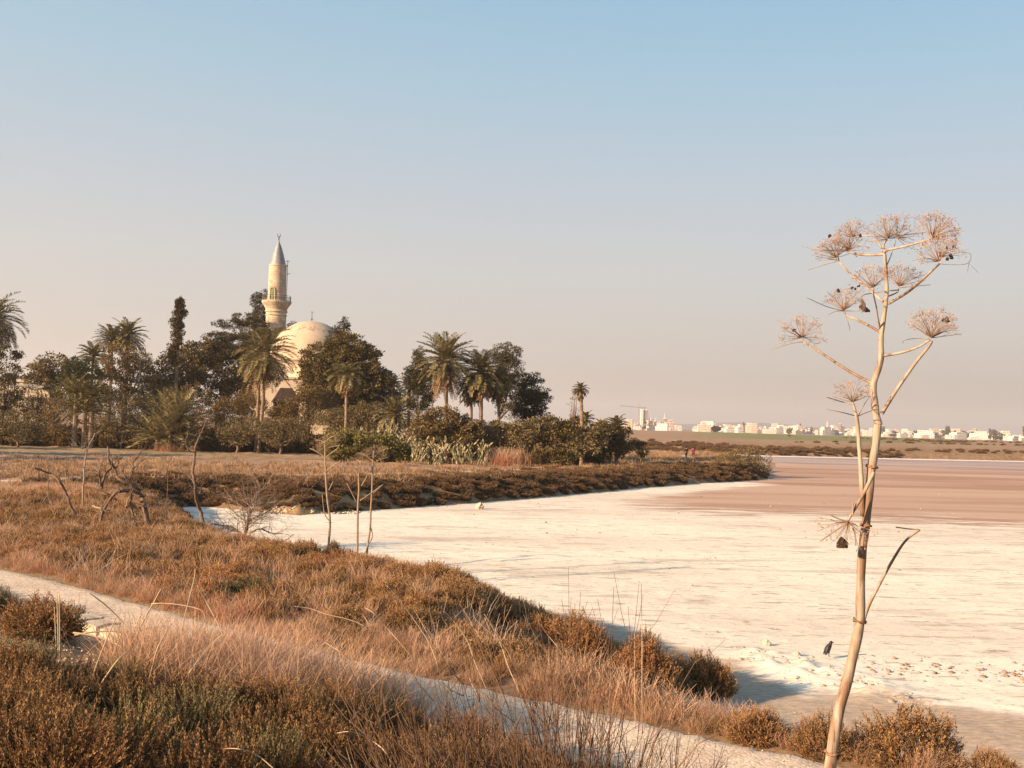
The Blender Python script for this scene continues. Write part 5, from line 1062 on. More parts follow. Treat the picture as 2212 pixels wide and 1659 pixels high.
for lab, bl, D, mt in [
    ('big smooth green bush at the field edge left of the prickly pears', [(770, 958, 66, 30), (730, 965, 40, 30), (820, 970, 60, 28), (850, 985, 40, 20)], 110, F_green),
    ('rounded brown bush rising behind the prickly pears', [(960, 918, 58, 34), (925, 930, 36, 34), (1000, 940, 46, 36)], 112, F_brown),
    ('brown green bush right of the rounded brown bush', [(1060, 935, 46, 26), (1095, 940, 40, 28)], 114, F_olive),
    ('dull bush below the spreading pine', [(1135, 940, 44, 32), (1165, 930, 36, 28)], 113, F_olive),
    ('dark bush right of the spreading pine', [(1200, 945, 40, 38), (1235, 935, 30, 32)], 113, F_dark),
    ('olive bush under the lone small palm', [(1258, 955, 36, 30), (1290, 935, 26, 28)], 112, F_olive),
    ('low dark bush before the olive bush at the right end', [(1215, 985, 34, 16), (1175, 985, 30, 14)], 108, F_dark),
    ('dense dark bush near the right end of the belt', [(1318, 950, 34, 34), (1345, 955, 24, 30)], 116, F_dark),
    ('last small dark bush at the right end of the belt', [(1388, 972, 10, 11), (1375, 968, 14, 14)], 122, F_dark)]:
    tree('bush', lab, bl, D, mt, cat='bush', leaf=.24, cl=.55, dens=1.2, group=TB, tr=.12)
palm('tiny palm crown right of the lone small palm', 1266, 908, 118, 24, 22, tr=.2, low=-.2)
palm('small feathery palm among the bushes near the right end', 1330, 925, 117, 36, 30, tr=.2, low=-.2, upr=.5)
palm('smaller palm left of the last feathery palm', 1300, 930, 118, 28, 24, tr=.2, low=-.2)
tree('bare_tree', 'thin see through leafless tree left of the lone small palm', [(1238, 880, 9, 24), (1242, 850, 6, 16)], 113, F_brown, leaf=.14, dens=.18, cl=.5, shape='needle', tr=.07, limbs=14)
# shrub at the tip of the peninsula
tree('bush', 'big feathery grey brown bush at the tip of the peninsula', [(1590, 1000, 50, 24), (1620, 985, 40, 20), (1560, 1005, 30, 18), (1640, 1005, 30, 18)], 129, F_olive, cat='bush', leaf=.22, cl=.55, dens=.9, shape='olive', tr=.12)
tree('bush', 'dark bush low on the bank before the feathery one', [(1590, 1018, 34, 12)], 124.5, F_dark, cat='bush', leaf=.22, cl=.45, tr=.1)
for i, (x_, y_, h_) in enumerate([(-66, 84, 34), (-78, 92, 40), (-64, 97, 28), (-86, 104, 44)]):
    k_ = y_ / F; px_ = 1106 + x_ / y_ * F; t = tree('broadleaf_tree', ['wide', 'tall', 'small', 'farthest'][i] + ' tree beyond the left edge whose shadow stripes the field', [(px_, 905 - .03 * (1106 - px_) - h_ / k_ * .11, 3.6 / k_, 2.3 / k_), (px_ + 2.5 / k_, 905 - .03 * (1106 - px_) - h_ / k_ * .09, 2.6 / k_, 2.0 / k_)], y_, F_dark, leaf=.35, group=TB)
# undergrowth below the trees: one dark mass
g = np.random.default_rng(31); BU = [bush(g, 2.1, 2.6, 420, 14, .9, .30, .17, up=.5) for _ in range(4)]
n = 330; yy = g.uniform(129, 156, n); xx = g.uniform(-.56, -.02, n) * yy; ok = (yy < 150) | (xx < -.05 * yy); k_ = ~((np.abs(xx + 31) < 9.5) & (yy > 143)) & ok
s_ = g.uniform(.7, 1.15, n); scatter('undergrowth', BU, np.stack([xx, yy, height(xx, yy) - .1], -1)[k_], g.uniform(0, 6.28, n)[k_], s_[k_], g.integers(0, 4, n)[k_], [F_brown], 'bushy undergrowth filling the shade between the trees of the belt', 'undergrowth', tilt=.05)
n = 70; yy = g.uniform(114, 126, n); xx = g.uniform(-.13, .095, n) * yy; k_ = sdist(xx, yy) > 12; k_ &= pdist(xx, yy) > 3
scatter('hedge_growth', BU, np.stack([xx, yy, height(xx, yy) - .1], -1)[k_], g.uniform(0, 6.28, n)[k_], g.uniform(.6, .95, n)[k_], g.integers(0, 4, n)[k_], [F_brown], 'brown undergrowth running behind the prickly pears to the end of the belt', 'undergrowth', tilt=.05)
# prickly pears
def pears(label, cx, cy, wpx, hpx, D, n, group='prickly pears at the edge of the trees'):
    g = np.random.default_rng(int(cx)); k_ = D / F; t = None; X0 = at(cx, cy, D)[0]; gz = hz(X0, D); t = empty('prickly_pear', (X0, D, gz), label, 'cactus', group); mb = MB()
    for k in range(n):
        mb = MB(); bx = X0 + g.uniform(-.5, .5) * wpx * k_; by = D + g.normal() * .7; p = np.array([bx, by, gz]); d = unit([g.normal() * .3, g.normal() * .2, 1]); H = hpx * k_ * g.uniform(.5, 1.05); zt = gz
        while zt < gz + H:
            L = g.uniform(.28, .48); s = unit(np.cross(d, rdir(g, 1)[0])); nrm = np.cross(d, s); a = np.arange(8) * math.pi / 4
            ring = p + d * L * .5 + (np.cos(a)[:, None] * s * L * .24 + np.sin(a)[:, None] * d * L * .52); V = np.vstack([ring, p + d * L * .5 + nrm * .05, p + d * L * .5 - nrm * .05]); j = np.arange(8); j2 = (j + 1) % 8
            mb.add(V, None, np.concatenate([np.stack([j, j2, np.full(8, 8)], -1), np.stack([j2, j, np.full(8, 9)], -1)]), float(np.clip(.35 + g.uniform() * .65, .25, 1)))
            p = p + d * L * .95; zt = p[2]; d = unit(d + g.normal(size=3) * [.45, .3, .15] + [0, 0, .2])
        child(mb, 'pads', M_cactus, t)
    return t
pears('prickly pear thicket climbing to the low arching palm, left of its row', 850, 930, 90, 75, 112.5, 60)
pears('prickly pear thicket below the rounded brown bush, in the middle', 925, 960, 90, 55, 108.5, 50)
pears('prickly pear thicket next to the dry yellow reed tuft, right of its row', 1020, 955, 80, 50, 108, 50)
# dry tufts by the far path
o = tuft(np.random.default_rng(8), 900, 2.0, .035, lean=.28, droop=.25, r0=.95, seg=4).build('reed_tuft', M_grass); p = ground_at(1095, 1006); o.location = (p[0], p[1], hz(p[0], p[1]) - .05); o.scale = (1.1, 1.1, 1.05); tag(o, 'tall dry yellow reed tuft beside the far path in front of the bushes', 'reeds')
o = tuft(np.random.default_rng(9), 500, 1.0, .03, lean=.5, droop=.5, r0=.6, seg=4).build('grass_tuft', M_grass); p = ground_at(362, 975); o.location = (p[0], p[1], hz(p[0], p[1]) - .05); o.scale = (1.2, 1.2, 1.3); tag(o, 'rounded rusty grass tuft at the foot of the bushy palm', 'grass')

# ------------------------------------------------------------------ mosque
DM = 161.0
M_plaster = bpy.data.materials.new('cream_plaster'); nt = nodes(M_plaster)
n1 = noise(nt, pos(nt), .8, 6, .6); n2 = noise(nt, pos(nt, (1, 1, .35)), 1.6, 5)
c = mixc(nt, sstep(nt, n1, .35, .65), (.58, .475, .35), (.50, .40, .29)); c = mixc(nt, mth(nt, 'MULTIPLY', sstep(nt, n2, .58, .7), .5), c, (.30, .22, .155)); finish(nt, c, .9, (n1, .25, .03), .1)
M_ash = bpy.data.materials.new('minaret_stone'); nt = nodes(M_ash)
bk_ = nt.nodes.new('ShaderNodeTexBrick'); bk_.inputs['Scale'].default_value = 1.0; bk_.inputs['Mortar Size'].default_value = .012; bk_.inputs['Brick Width'].default_value = .7; bk_.inputs['Row Height'].default_value = .33
bk_.inputs['Color1'].default_value = (.44, .35, .255, 1); bk_.inputs['Color2'].default_value = (.56, .455, .34, 1); bk_.inputs['Mortar'].default_value = (.22, .16, .11, 1)
g_ = nt.nodes.new('ShaderNodeTexCoord').outputs['Object']; s_ = nt.nodes.new('ShaderNodeSeparateXYZ'); nt.links.new(g_, s_.inputs[0]); cb = nt.nodes.new('ShaderNodeCombineXYZ')
nt.links.new(mth(nt, 'MULTIPLY', mth(nt, 'ARCTAN2', s_.outputs[1], s_.outputs[0]), 1.3), cb.inputs[0]); nt.links.new(s_.outputs[2], cb.inputs[1]); nt.links.new(cb.outputs[0], bk_.inputs['Vector'])
c = mixc(nt, mth(nt, 'MULTIPLY', sstep(nt, noise(nt, opos(nt), 1.1, 5), .48, .66), .55), bk_.outputs[0], (.26, .175, .115)); finish(nt, c, .9, (bk_.outputs[0], .4, .03), .1)
M_lead = M_plain('lead_sheet', (.22, .20, .195), (.30, .28, .27), 2, .5, bump=.1, spec=.4, metal=.25)
M_gdoor = M_plain('green_door', (.10, .12, .06), (.14, .16, .08), 3, .6, bump=.1)
M_iron = M_plain('dark_iron', (.10, .09, .08), (.16, .13, .11), 5, .5, bump=0)
C2 = lambda x, y: (403.2 + x * .2778, 460.8 + y * .2778)
def zc2(y, x=700): return at(*C2(x, y), DM)[2]
ax_ = at(*C2(703, 600), DM); gzm = hz(ax_[0], DM); k2 = .2778 / F * DM
T_ = empty('minaret', (ax_[0], DM, gzm), 'round stone minaret with one balcony, grey pointed cap and green balcony door', 'minaret')
def loc(z): return z - gzm
sh_ = [(78 * k2, 0), (78 * k2, loc(zc2(860))), (77 * k2, loc(zc2(800))), (84 * k2, loc(zc2(796))), (84 * k2, loc(zc2(790))), (77 * k2, loc(zc2(787))), (79 * k2, loc(zc2(772))), (87 * k2, loc(zc2(768))), (87 * k2, loc(zc2(760))), (80 * k2, loc(zc2(757))), (83 * k2, loc(zc2(745))), (92 * k2, loc(zc2(728))), (103 * k2, loc(zc2(712))), (106 * k2, loc(zc2(710))), (112 * k2, loc(zc2(700))), (114 * k2, loc(zc2(698))), (114 * k2, loc(zc2(684))), (60 * k2, loc(zc2(684)))]
lathe(MB(), sh_, 40).build('shaft', M_ash, T_)
lathe(MB(), [(70 * k2, loc(zc2(688))), (69 * k2, loc(zc2(600))), (66.5 * k2, loc(zc2(418))), (70 * k2, loc(zc2(414))), (70 * k2, loc(zc2(402))), (64 * k2, loc(zc2(402)))], 40).build('upper_shaft', M_ash, T_)
cp_ = lathe(MB(), [(63 * k2, loc(zc2(403))), (61 * k2, loc(zc2(398))), (44 * k2, loc(zc2(330))), (27 * k2, loc(zc2(272))), (7 * k2, loc(zc2(222))), (3 * k2, loc(zc2(212)))], 40).build('cap', M_lead, T_, True)
mb = MB(); tube(mb, [(0, 0, loc(zc2(215))), (0, 0, loc(zc2(178)))], .06, 8); 
for y in (205, 195, 186): lathe(mb, [(0, -.13), (.14, 0), (0, .13)], 10, (0, 0, loc(zc2(y))))
cz = loc(zc2(166)); tube(mb, [(.24 * math.sin(a), 0, cz - .10 - .24 * math.cos(a)) for a in np.linspace(-2.5, 2.5, 16)], [.02 + .05 * math.cos(a / 2.6) for a in np.linspace(-2.5, 2.5, 16)], 6); mb.build('finial', M_iron, cp_)
# balcony door with arched head, on the side facing the lake
dth = -math.pi / 2 - .28; mb = MB(); rr = 69.6 * k2; w2 = .26; zb, zt = loc(zc2(682)), loc(zc2(602)); V = []; fr_ = MB()
for a in np.linspace(-w2, w2, 9): h = zt + math.sqrt(max(0, 1 - (a / w2) ** 2)) * w2 * rr * .9; V.append([(rr * 1.005) * math.cos(dth + a), (rr * 1.005) * math.sin(dth + a), zb]); V.append([(rr * 1.005) * math.cos(dth + a), (rr * 1.005) * math.sin(dth + a), h])
mb.add(V, [(2 * i, 2 * i + 2, 2 * i + 3, 2 * i + 1) for i in range(8)]); dr_ = mb.build('door', M_gdoor, T_)
pts = [((rr + .05) * math.cos(dth - w2 * 1.12), (rr + .05) * math.sin(dth - w2 * 1.12), zb)] + [((rr + .05) * math.cos(dth + a), (rr + .05) * math.sin(dth + a), zt + math.sqrt(max(0, 1 - (a / w2 / 1.12) ** 2)) * w2 * rr) for a in np.linspace(-w2 * 1.12, w2 * 1.12, 13)] + [((rr + .05) * math.cos(dth + w2 * 1.12), (rr + .05) * math.sin(dth + w2 * 1.12), zb)]
tube(MB(), pts, .09, 5).build('frame', M_ash, dr_)
mb = MB(); rb = 108 * k2; zb = loc(zc2(684)); hh = loc(zc2(644)) - zb
for a in np.arange(0, 2 * math.pi, math.pi / 12): tube(mb, [(rb * math.cos(a), rb * math.sin(a), zb), (rb * math.cos(a), rb * math.sin(a), zb + hh)], .03, 4)
for f in (1, .5): tube(mb, [(rb * math.cos(a), rb * math.sin(a), zb + hh * f) for a in np.linspace(0, 2 * math.pi, 41)], .028, 4)
mb.build('railing', M_iron, T_)
mb = MB(); tube(mb, [(77 * k2, -.2, loc(zc2(690))), (78 * k2, -.2, loc(zc2(362)))], .05, 5); tube(mb, [(78 * k2 - .35, -.2, loc(zc2(372))), (78 * k2 + .35, -.2, loc(zc2(372)))], .04, 4); tube(mb, [(66 * k2, -.2, loc(zc2(405))), (78 * k2, -.2, loc(zc2(405)))], .05, 4); tube(mb, [(72 * k2, -.2, loc(zc2(474))), (100 * k2, -.2, loc(zc2(466)))], .05, 4); mb.build('antenna', M_iron, T_)
T_.rotation_euler = (0, R(0.0), 0)
# domed prayer hall
dc = at(*C2(962, 1150), 152.0); gd = hz(dc[0], dc[1]); k3 = .2778 / F * 152; Mq = empty('mosque', (dc[0], dc[1], gd), 'cream plastered mosque hall with a large pale dome half hidden by trees', 'mosque')
Rd = 312 * k3; zd = dc[2] - gd; pr = [(Rd * math.cos(a), zd + Rd * 1.0 * math.sin(a)) for a in np.linspace(0, math.pi / 2, 26)]; pr[-1] = (.01, pr[-1][1])
M_dome = bpy.data.materials.new('dome_plaster'); nt = nodes(M_dome)
n1 = noise(nt, pos(nt), .45, 5, .6); sp_ = nt.nodes.new('ShaderNodeSeparateXYZ'); nt.links.new(opos(nt), sp_.inputs[0])
c = mixc(nt, sstep(nt, n1, .35, .65), (.54, .415, .29), (.47, .35, .24)); band = mth(nt, 'MULTIPLY', sstep(nt, sp_.outputs[2], zd + Rd * .66, zd + Rd * .72), sstep(nt, sp_.outputs[2], zd + Rd * .88, zd + Rd * .80))
c = mixc(nt, mth(nt, 'MULTIPLY', mth(nt, 'MULTIPLY', band, sstep(nt, noise(nt, pos(nt), 1.8, 5, .6), .50, .62)), .75), c, (.24, .155, .105)); finish(nt, c, .85, (n1, .2, .03), .15)
dm = lathe(MB(), [(Rd * 1.03, zd - 1.0), (Rd * 1.03, zd - .25), (Rd * 1.06, zd - .2), (Rd * 1.06, zd - .02), (Rd, zd + .0)] + pr[1:], 64).build('dome', M_dome, Mq, True)
mb = MB(); tube(mb, [(0, 0, zd + Rd - .1), (0, 0, zd + Rd + 1.35)], .05, 6); lathe(mb, [(0, -.2), (.18, 0), (0, .2)], 10, (0, 0, zd + Rd + .3)); tube(mb, [(.15 * math.sin(a), 0, zd + Rd + 1.45 - .15 * math.cos(a)) for a in np.linspace(-2.4, 2.4, 12)], .03, 5); mb.build('finial', M_iron, dm)
oct_ = MB(); lathe(oct_, [(Rd * 1.10, zd - 2.9), (Rd * 1.10, zd - 1.25), (Rd * 1.13, zd - 1.2), (Rd * 1.13, zd - 1.0), (Rd * .9, zd - .95)], 8); oct_.build('drum', M_plaster, Mq)
mb = MB(); hw = Rd * 1.18; box(mb, (0, 0, (zd - 2.9) / 2), (hw, hw, (zd - 2.9) / 2), R(6)); box(mb, (0, 0, zd - 2.87), (hw + .15, hw + .15, .16), R(6)); mb.build('wall', M_plaster, Mq)
for x_ in (-.55, 0, .55):
    mb = MB(); a = np.linspace(0, math.pi, 9); w_ = .45; ya = -hw - .02; V = [(x_ * hw - w_, ya, 2.0), (x_ * hw + w_, ya, 2.0)] + [(x_ * hw + w_ * math.cos(q), ya, 3.4 + w_ * math.sin(q)) for q in a]; n_ = len(V); V2 = V + [(x_ * hw, ya, 3)]
    V2 = [(v[0] * math.cos(R(6)) - v[1] * math.sin(R(6)), v[0] * math.sin(R(6)) + v[1] * math.cos(R(6)), v[2]) for v in V2]; mb.add(V2, None, [(i, (i + 1) % n_, n_) for i in range(n_)]); mb.build('window', M_iron, Mq)
# small outbuildings
M_tile = M_plain('hut_roof', (.045, .03, .022), (.075, .045, .032), 3, .9, bump=.4, obj=False)
def hut(name, label, px, py, D, w_, d_, h_, rh, wm, rm, yaw=0, flat=False, group=None):
    p = at(px, py, D); gz = hz(p[0], p[1]); t = empty(name, (p[0], p[1], gz), label, 'building', group); t.rotation_euler = (0, 0, yaw)
    box(MB(), (0, 0, h_ / 2), (w_ / 2, d_ / 2, h_ / 2)).build('wall', wm, t); mb = MB()
    if flat: box(mb, (0, 0, h_ + .12), (w_ / 2 + .2, d_ / 2 + .2, .12))
    else: mb.add([(-w_ / 2 - .3, -d_ / 2 - .3, h_), (w_ / 2 + .3, -d_ / 2 - .3, h_), (w_ / 2 + .3, d_ / 2 + .3, h_), (-w_ / 2 - .3, d_ / 2 + .3, h_), (-w_ / 4, 0, h_ + rh), (w_ / 4, 0, h_ + rh)], [(0, 1, 5, 4), (2, 3, 4, 5)], [(3, 0, 4), (1, 2, 5), ]); mb.t.append(np.array([[0, 2, 1], [0, 3, 2]])); mb.mt.append(np.zeros(2, int))
    mb.build('roof', rm, t); mb = MB(); box(mb, (w_ * .15, -d_ / 2 - .01, 1.0), (.45, .04, 1.0)); mb.build('door', M_iron, t); box(MB(), (-w_ * .25, -d_ / 2 - .01, 1.5), (.4, .03, .4)).build('window', M_iron, t); return t
zz_ = at(618, 838, 138)[2] - hz(at(618, 838, 138)[0], 138)
hut('hut', 'small dark hut with a reddish pyramid roof below the dome', 618, 860, 138, 3.2, 3.0, zz_ - 2.0, 2.0, M_tile, M_tile, .3)
zz_ = at(680, 852, 146)[2] - hz(at(680, 852, 146)[0], 146)
hut('outbuilding', 'low white flat roofed annex glimpsed right of the hut under the dome', 672, 860, 146, 6.5, 4, zz_ - .25, 0, M_plaster, M_plaster, .05, True)
zz_ = at(60, 822, 165)[2] - hz(at(60, 822, 165)[0], 165)
hut('outbuilding', 'white flat roofed house at the far left behind the dark hedge', 60, 840, 165, 8.5, 5, zz_ - .3, 0, M_plaster, M_plaster, .1, True)
p = at(58, 832, 150); gz = hz(p[0], p[1]); t = empty('awning', (p[0], p[1], gz), 'long pale grey awning roof on posts at the far left', 'canopy'); za = p[2] - gz; mb = MB(); box(mb, (0, 0, za), (3.0, 1.6, .06)); box(mb, (0, -1.6, za - .22), (3.0, .03, .2)); mb.build('roof', M_lead, t)
for x_ in (-2.9, -1, 1, 2.9):
    for y_ in (-1.5, 1.5): tube(MB(), [(x_, y_, 0), (x_, y_, za)], .05, 6).build('post', M_iron, t)
p = at(302, 800, 144); gz = hz(p[0], p[1]); t = empty('lamp_post', (p[0], p[1], gz), 'thin grey lamp post in front of the brown tree on the left', 'lamp post'); zt = at(302, 773, 144)[2] - gz
tube(MB(), [(0, 0, 0), (0, 0, zt)], [.09, .05], 8).build('pole', M_lead, t); tube(MB(), [(0, 0, zt), (.3, 0, zt + .15), (.75, 0, zt + .15)], .035, 6).build('arm', M_lead, t); box(MB(), (.85, 0, zt + .13), (.22, .09, .05)).build('lamp_head', M_lead, t)
# ------------------------------------------------------------------ the city on the far side
def M_wall(name, c1, c2, sx=3.2, sz=3.1, dark=(.10, .085, .08), wf=.55):
    m = bpy.data.materials.new(name); nt = nodes(m); tc = nt.nodes.new('ShaderNodeTexCoord').outputs['Object']; s = nt.nodes.new('ShaderNodeSeparateXYZ'); nt.links.new(tc, s.inputs[0])
    fz = mth(nt, 'FRACT', mth(nt, 'DIVIDE', s.outputs[2], sz)); fx_ = mth(nt, 'FRACT', mth(nt, 'DIVIDE', mth(nt, 'ADD', s.outputs[0], s.outputs[1]), sx))
    win = mth(nt, 'MULTIPLY', mth(nt, 'MULTIPLY', mth(nt, 'GREATER_THAN', fz, .35), mth(nt, 'LESS_THAN', fz, .82)), mth(nt, 'LESS_THAN', fx_, wf))
    ng = nt.nodes.new('ShaderNodeNewGeometry'); sn = nt.nodes.new('ShaderNodeSeparateXYZ'); nt.links.new(ng.outputs['Normal'], sn.inputs[0]); win = mth(nt, 'MULTIPLY', win, mth(nt, 'LESS_THAN', sn.outputs[2], .5))
    win = mth(nt, 'MULTIPLY', win, mth(nt, 'GREATER_THAN', noise(nt, opos(nt, (.3, .3, .32)), 1, 2), .42))
    rnd = nt.nodes.new('ShaderNodeObjectInfo').outputs['Random']; c = mixc(nt, rnd, c1, c2); c = mixc(nt, mth(nt, 'MULTIPLY', win, .8), c, dark); finish(nt, c, .85, None, .2); return m
W_white = M_wall('white_render', (.74, .69, .63), (.56, .50, .44)); W_beige = M_wall('beige_render', (.44, .34, .26), (.50, .41, .33)); W_grey = M_wall('grey_panel', (.24, .22, .22), (.32, .29, .28), wf=.8); W_plain = M_plain('bare_white_wall', (.55, .49, .43), (.62, .56, .50), .2, bump=0)
M_crane = M_plain('crane_steel', (.25, .20, .17), (.32, .26, .22), .2, bump=0)
def cz_(x, Y): return hz(x, Y)
def building(name, label, cat, px, wpx, top, bot, Y, mat, parts=(), yaw=.0, group=None, blocks=None, seed=None):
    """px centre, width, top and bottom rows in picture units; blocks: (dx, w, top) fractions"""
    c = at(px, bot, Y); k_ = Y / F; t = empty(name, (c[0], Y, cz_(c[0], Y)), label, cat, group); t.rotation_euler = (0, 0, yaw); z0 = cz_(c[0], Y); H = at(px, top, Y)[2] - z0; w = wpx * k_
    g = np.random.default_rng(seed or int(px * 3)); mb = MB(); d = w * .6 + 5
    if blocks is None: blocks = [(0, 1, 1)]
    for i, (dx, bw, bh) in enumerate(blocks):
        h = H * bh; box(mb, (dx * w, -i * .7, h / 2), (bw * w / 2, d / 2, h / 2)); nf = max(1, int(h / 3.1))
    mb.build('wall', mat, t)
    mb = MB()
    for i, (dx, bw, bh) in enumerate(blocks):
        h = H * bh; box(mb, (dx * w, -i * .7, h + .35), (bw * w / 2 + .3, d / 2 + .3, .35))
        if bw * w > 8: box(mb, (dx * w + g.uniform(-.2, .2) * bw * w, 0, h + 1.7), (2, 2, 1.0))
    mb.build('roof', W_plain, t); return t
B_ = building
city = 'landmark buildings of the far city'
t = B_('tower_block', 'tallest tower of the skyline, white left edge and grey face, beside the crane', 'tower', 1391.5, 15, 885, 926, 2350, W_grey, blocks=[(.12, .76, .97)])
k_ = 2350 / F; o = box(MB(), (-.40 * 15 * k_, -1, (at(1386, 885, 2350)[2] - t.location.z) / 2), (.16 * 15 * k_, 9, (at(1386, 885, 2350)[2] - t.location.z) / 2 + 1.2)).build('side_wall', W_plain, t)
B_('apartment_block', 'white apartment block with a tall plain slab, right of the tallest tower', 'building', 1409, 14, 902, 930, 2350, W_white, blocks=[(.1, .9, .75), (-.38, .22, 1.0), (.40, .2, .92)], group=city)
B_('office_block', 'stepped office block with a thin white mast on its roof', 'building', 1436, 13, 905, 930, 2350, W_grey, blocks=[(0, 1, .75), (0, .6, 1.0)], group=city)
tp = at(1436, 892, 2350); b_ = at(1436, 906, 2350); o = tube(MB(), [(tp[0], 2350, b_[2] - 1), (tp[0], 2350, tp[2])], [1.5, .5], 6).build('mast', W_plain); 
pr_ = [x for x in bpy.data.objects if x.name.startswith('office_block')][0]; o.parent = pr_; o.matrix_parent_inverse = Matrix.Translation(-pr_.location)
B_('apartment_block', 'bright white stepped block with a round topped tower, left of the city middle', 'building', 1518, 22, 912, 937, 2200, W_white, blocks=[(0, 1, .55), (.1, .5, 1.0), (-.3, .3, .7)], group=city)
B_('apartment_block', 'wide beige block with several roof boxes in the middle of the skyline', 'building', 1715, 38, 920, 940, 2050, W_beige, blocks=[(0, 1, .82), (.18, .35, 1.0), (-.42, .15, .9)], group=city)
B_('tower_block', 'dark narrow tower with white spire wall, just left of the giant fennel', 'tower', 1818, 9, 917, 944, 2000, W_grey, blocks=[(.15, .8, .85), (-.35, .22, 1.05)], group=city)
B_('apartment_block', 'twin towered grey block near the right end of the skyline', 'building', 2106, 18, 928, 950, 1900, W_grey, blocks=[(-.3, .42, .85), (0, .2, 1.05), (.32, .36, .9)], group=city)
B_('apartment_block', 'narrow white block left of the middle with stepped top', 'building', 1588, 14, 921, 939, 2150, W_white, blocks=[(0, 1, .6), (0, .4, 1.0)], group=city)
B_('apartment_block', 'paired cream blocks of five storeys left of the wide beige block', 'building', 1650, 18, 923, 940, 2100, W_beige, blocks=[(-.28, .42, 1.0), (.28, .4, .85)], group=city)
B_('apartment_block', 'white house with a broad gable like roof right of the giant fennel', 'building', 1914, 17, 936, 947, 1850, W_white, blocks=[(0, 1, .7), (.15, .5, 1.0)], group=city)
B_('apartment_block', 'tallest pale block of the cluster between giant fennel and twin towered block', 'building', 1988, 14, 931, 948, 1850, W_beige, blocks=[(0, 1, .8), (-.2, .4, 1.0)], group=city)
B_('apartment_block', 'beige block with dark band right of the giant fennel', 'building', 1948, 18, 934, 948, 1900, W_beige, blocks=[(0, 1, .8), (-.2, .5, 1.0)], group=city)
B_('warehouse', 'long low curved white hall at the left end of the skyline', 'building', 1372, 26, 921, 927, 2100, W_white, blocks=[(0, 1, .6), (0, .7, .85), (0, .4, 1.0)], group=city)
B_('house', 'low white house with a small dish on the roof left of the bright stepped block', 'building', 1460, 16, 919, 930, 2200, W_white, blocks=[(0, 1, .75), (.2, .5, 1.0)], group=city)
# crane and mast
Yc = 2400; k_ = Yc / F; c = at(1379, 926, Yc); t = empty('tower_crane', (c[0], Yc, cz_(c[0], Yc)), 'slender tower crane with a long jib beside the tallest tower', 'crane'); zt = at(1379, 880, Yc)[2] - t.location.z
def lattice(mb, a, b, w, n):
    a = np.array(a, float); b = np.array(b, float); d = unit(b - a); u = unit(np.cross(d, [0, 1, .1])); v = np.cross(d, u); cs = [(u + v) * w, (u - v) * w, (-u - v) * w, (-u + v) * w]
    for q_ in cs: tube(mb, [a + q_, b + q_], .28, 4)
    for k in range(n):
        for m_ in range(4): tube(mb, [a + (b - a) * k / n + cs[m_], a + (b - a) * (k + 1) / n + cs[(m_ + 1) % 4]], .16, 3)
mb = MB(); lattice(mb, (0, 0, 0), (0, 0, zt + 3), 1.0, 16); mb.build('mast', M_crane, t); mb = MB(); lattice(mb, (0, 0, zt), (-44 * k_ * .92, 0, zt + 3.0), .9, 22); tube(mb, [(0, 0, zt + 7), (-22 * k_, 0, zt + 2.4)], .2, 4); mb.build('jib', M_crane, t)
mb = MB(); lattice(mb, (0, 0, zt), (20 * k_ * .8, 0, zt - .5), .9, 8); tube(mb, [(0, 0, zt + 3), (0, 0, zt + 7)], .5, 4); tube(mb, [(0, 0, zt + 7), (15 * k_, 0, zt)], .2, 4); mb.build('counter_jib', M_crane, t); box(MB(), (17 * k_ * .8, 0, zt - 2), (1.8, 1.2, 1.8)).build('counterweight', W_grey, t)
Yc = 2000; c = at(1787, 940, Yc); t = empty('radio_mast', (c[0], Yc, cz_(c[0], Yc)), 'thin radio mast with a white head standing above the roofs', 'mast'); zt = at(1787, 911, Yc)[2] - t.location.z
mb = MB(); lattice(mb, (0, 0, 0), (0, 0, zt * .6), .8, 14); mb.build('mast', M_crane, t); tube(MB(), [(0, 0, zt * .6), (0, 0, zt)], [1.3, 1.1], 8).build('head', W_plain, t)
# the many ordinary houses: individuals copied from a few kinds
gc = np.random.default_rng(2024); KINDS = []
def house_proto(kind):
    g = np.random.default_rng(100 + kind); w = [12, 16, 20, 10, 14, 24][kind % 6]; h = [6.4, 9.6, 12.8, 6.4, 15.9, 9.6][kind % 6]; d = 12; wall, roof = MB(), MB(); box(wall, (0, 0, h / 2), (w / 2, d / 2, h / 2)); box(roof, (0, 0, h + .3), (w / 2 + .25, d / 2 + .25, .3))
    if kind % 2: box(wall, (w * .18, .5, h + 2.1), (w * .2, d * .3, 1.5)); box(roof, (w * .18, .5, h + 3.75), (w * .2 + .2, d * .3 + .2, .15))
    else: box(wall, (-w * .62, -1, h * .3), (w * .14, d * .4, h * .3)); box(roof, (-w * .62, -1, h * .6 + .2), (w * .14 + .2, d * .4 + .2, .2))
    return wall.mesh('house_wall'), roof.mesh('house_roof')
for kind in range(6):
    a, b = house_proto(kind); a.materials.append([W_white, W_beige, W_white, W_white, W_beige, W_white][kind]); b.materials.append(W_plain); KINDS.append((a, b))
LAB = ['low white two storey house in the far city, one of the small ones', 'three storey beige house with a roof room in the far city', 'four storey white apartment house in the far city', 'small white house with a roof room in the far city', 'five storey beige apartment house in the far city', 'broad white three storey house in the far city']
k = 0
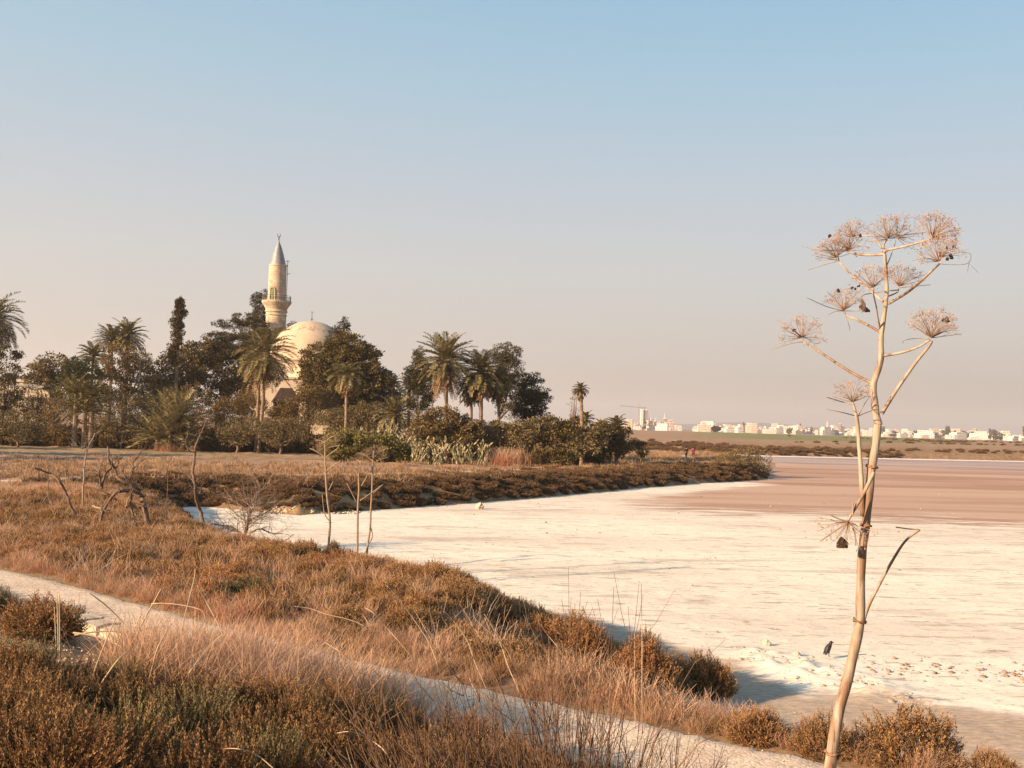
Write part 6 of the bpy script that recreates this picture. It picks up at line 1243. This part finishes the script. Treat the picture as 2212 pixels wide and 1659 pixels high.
for px in np.concatenate([np.linspace(1352, 2230, 120), np.linspace(1360, 2225, 90), gc.uniform(1950, 2225, 24)]):
    px = px + gc.uniform(-4, 4); Y = gc.uniform(1750, 2700) if k < 210 else gc.uniform(1500, 1700); kind = int(gc.choice(6, p=[.22, .19, .19, .18, .12, .10])); c = at(px, 930, Y); 
    if abs(px - 1480) < 18 and gc.uniform() < .6: continue
    t = bpy.data.objects.new('city_house', None); COL.objects.link(t); t.location = (c[0], Y, hz(c[0], Y)); t.rotation_euler = (0, 0, gc.uniform(-.5, .5)); s = gc.uniform(.55, 1.15); t.scale = (s, s, s * gc.uniform(.6, 1.35) * (1.2 if px < 1850 else .9)); tag(t, LAB[kind], 'house', 'ordinary houses of the far city')
    for nm, me in zip(('wall', 'roof'), KINDS[kind]): o = bpy.data.objects.new(nm, me); COL.objects.link(o); o.parent = t
    k += 1
# dark trees among the houses
TC = [crown([(1106, 800, 60, 90)], 60, np.random.default_rng(5 + i), .9, .25, 1, 1.6)[0] for i in range(2)]
for i in range(2):
    v = TC[i].v[0]; c0 = v.mean(0); TC[i].v[0] = (v - c0) * [1, 1, 1] + [0, 0, 2.6]
me_ = [m.mesh('city_crown') for m in TC]; [m.materials.append(F_con) for m in me_]; tk = tube(MB(), [(0, 0, 0), (0, 0, 2.6)], .3, 6).mesh('city_trunk'); tk.materials.append(M_bark)
for i in range(46):
    px = gc.uniform(1355, 2225) if i < 22 else gc.uniform(1980, 2225); Y = gc.uniform(1650, 2300); c = at(px, 930, Y); t = bpy.data.objects.new('city_tree', None); COL.objects.link(t); t.location = (c[0], Y, hz(c[0], Y)); s = gc.uniform(1.3, 2.6); cyp = gc.uniform() < .3
    t.scale = (s * (.6 if cyp else 1.6), s, s * (1.7 if cyp else 1)); tag(t, 'slim dark cypress standing among the far houses' if cyp else 'dark rounded tree standing among the far houses', 'tree', 'trees among the far houses')
    for nm, me in (('crown', me_[i % 2]), ('trunk', tk)): o = bpy.data.objects.new(nm, me); COL.objects.link(o); o.parent = t
# lone features on the far field
tree('bush', 'lone dark bush on the field before the city, left part', [(1486, 951, 8, 5)], 640, F_dark, cat='bush', leaf=.8, cl=1.1, dens=2, tr=.2)
tree('broadleaf_tree', 'flat topped tree beside a small shed at the field edge below the city', [(1546, 927, 10, 4)], 1150, F_con, leaf=1.4, cl=2, dens=2, tr=.5)
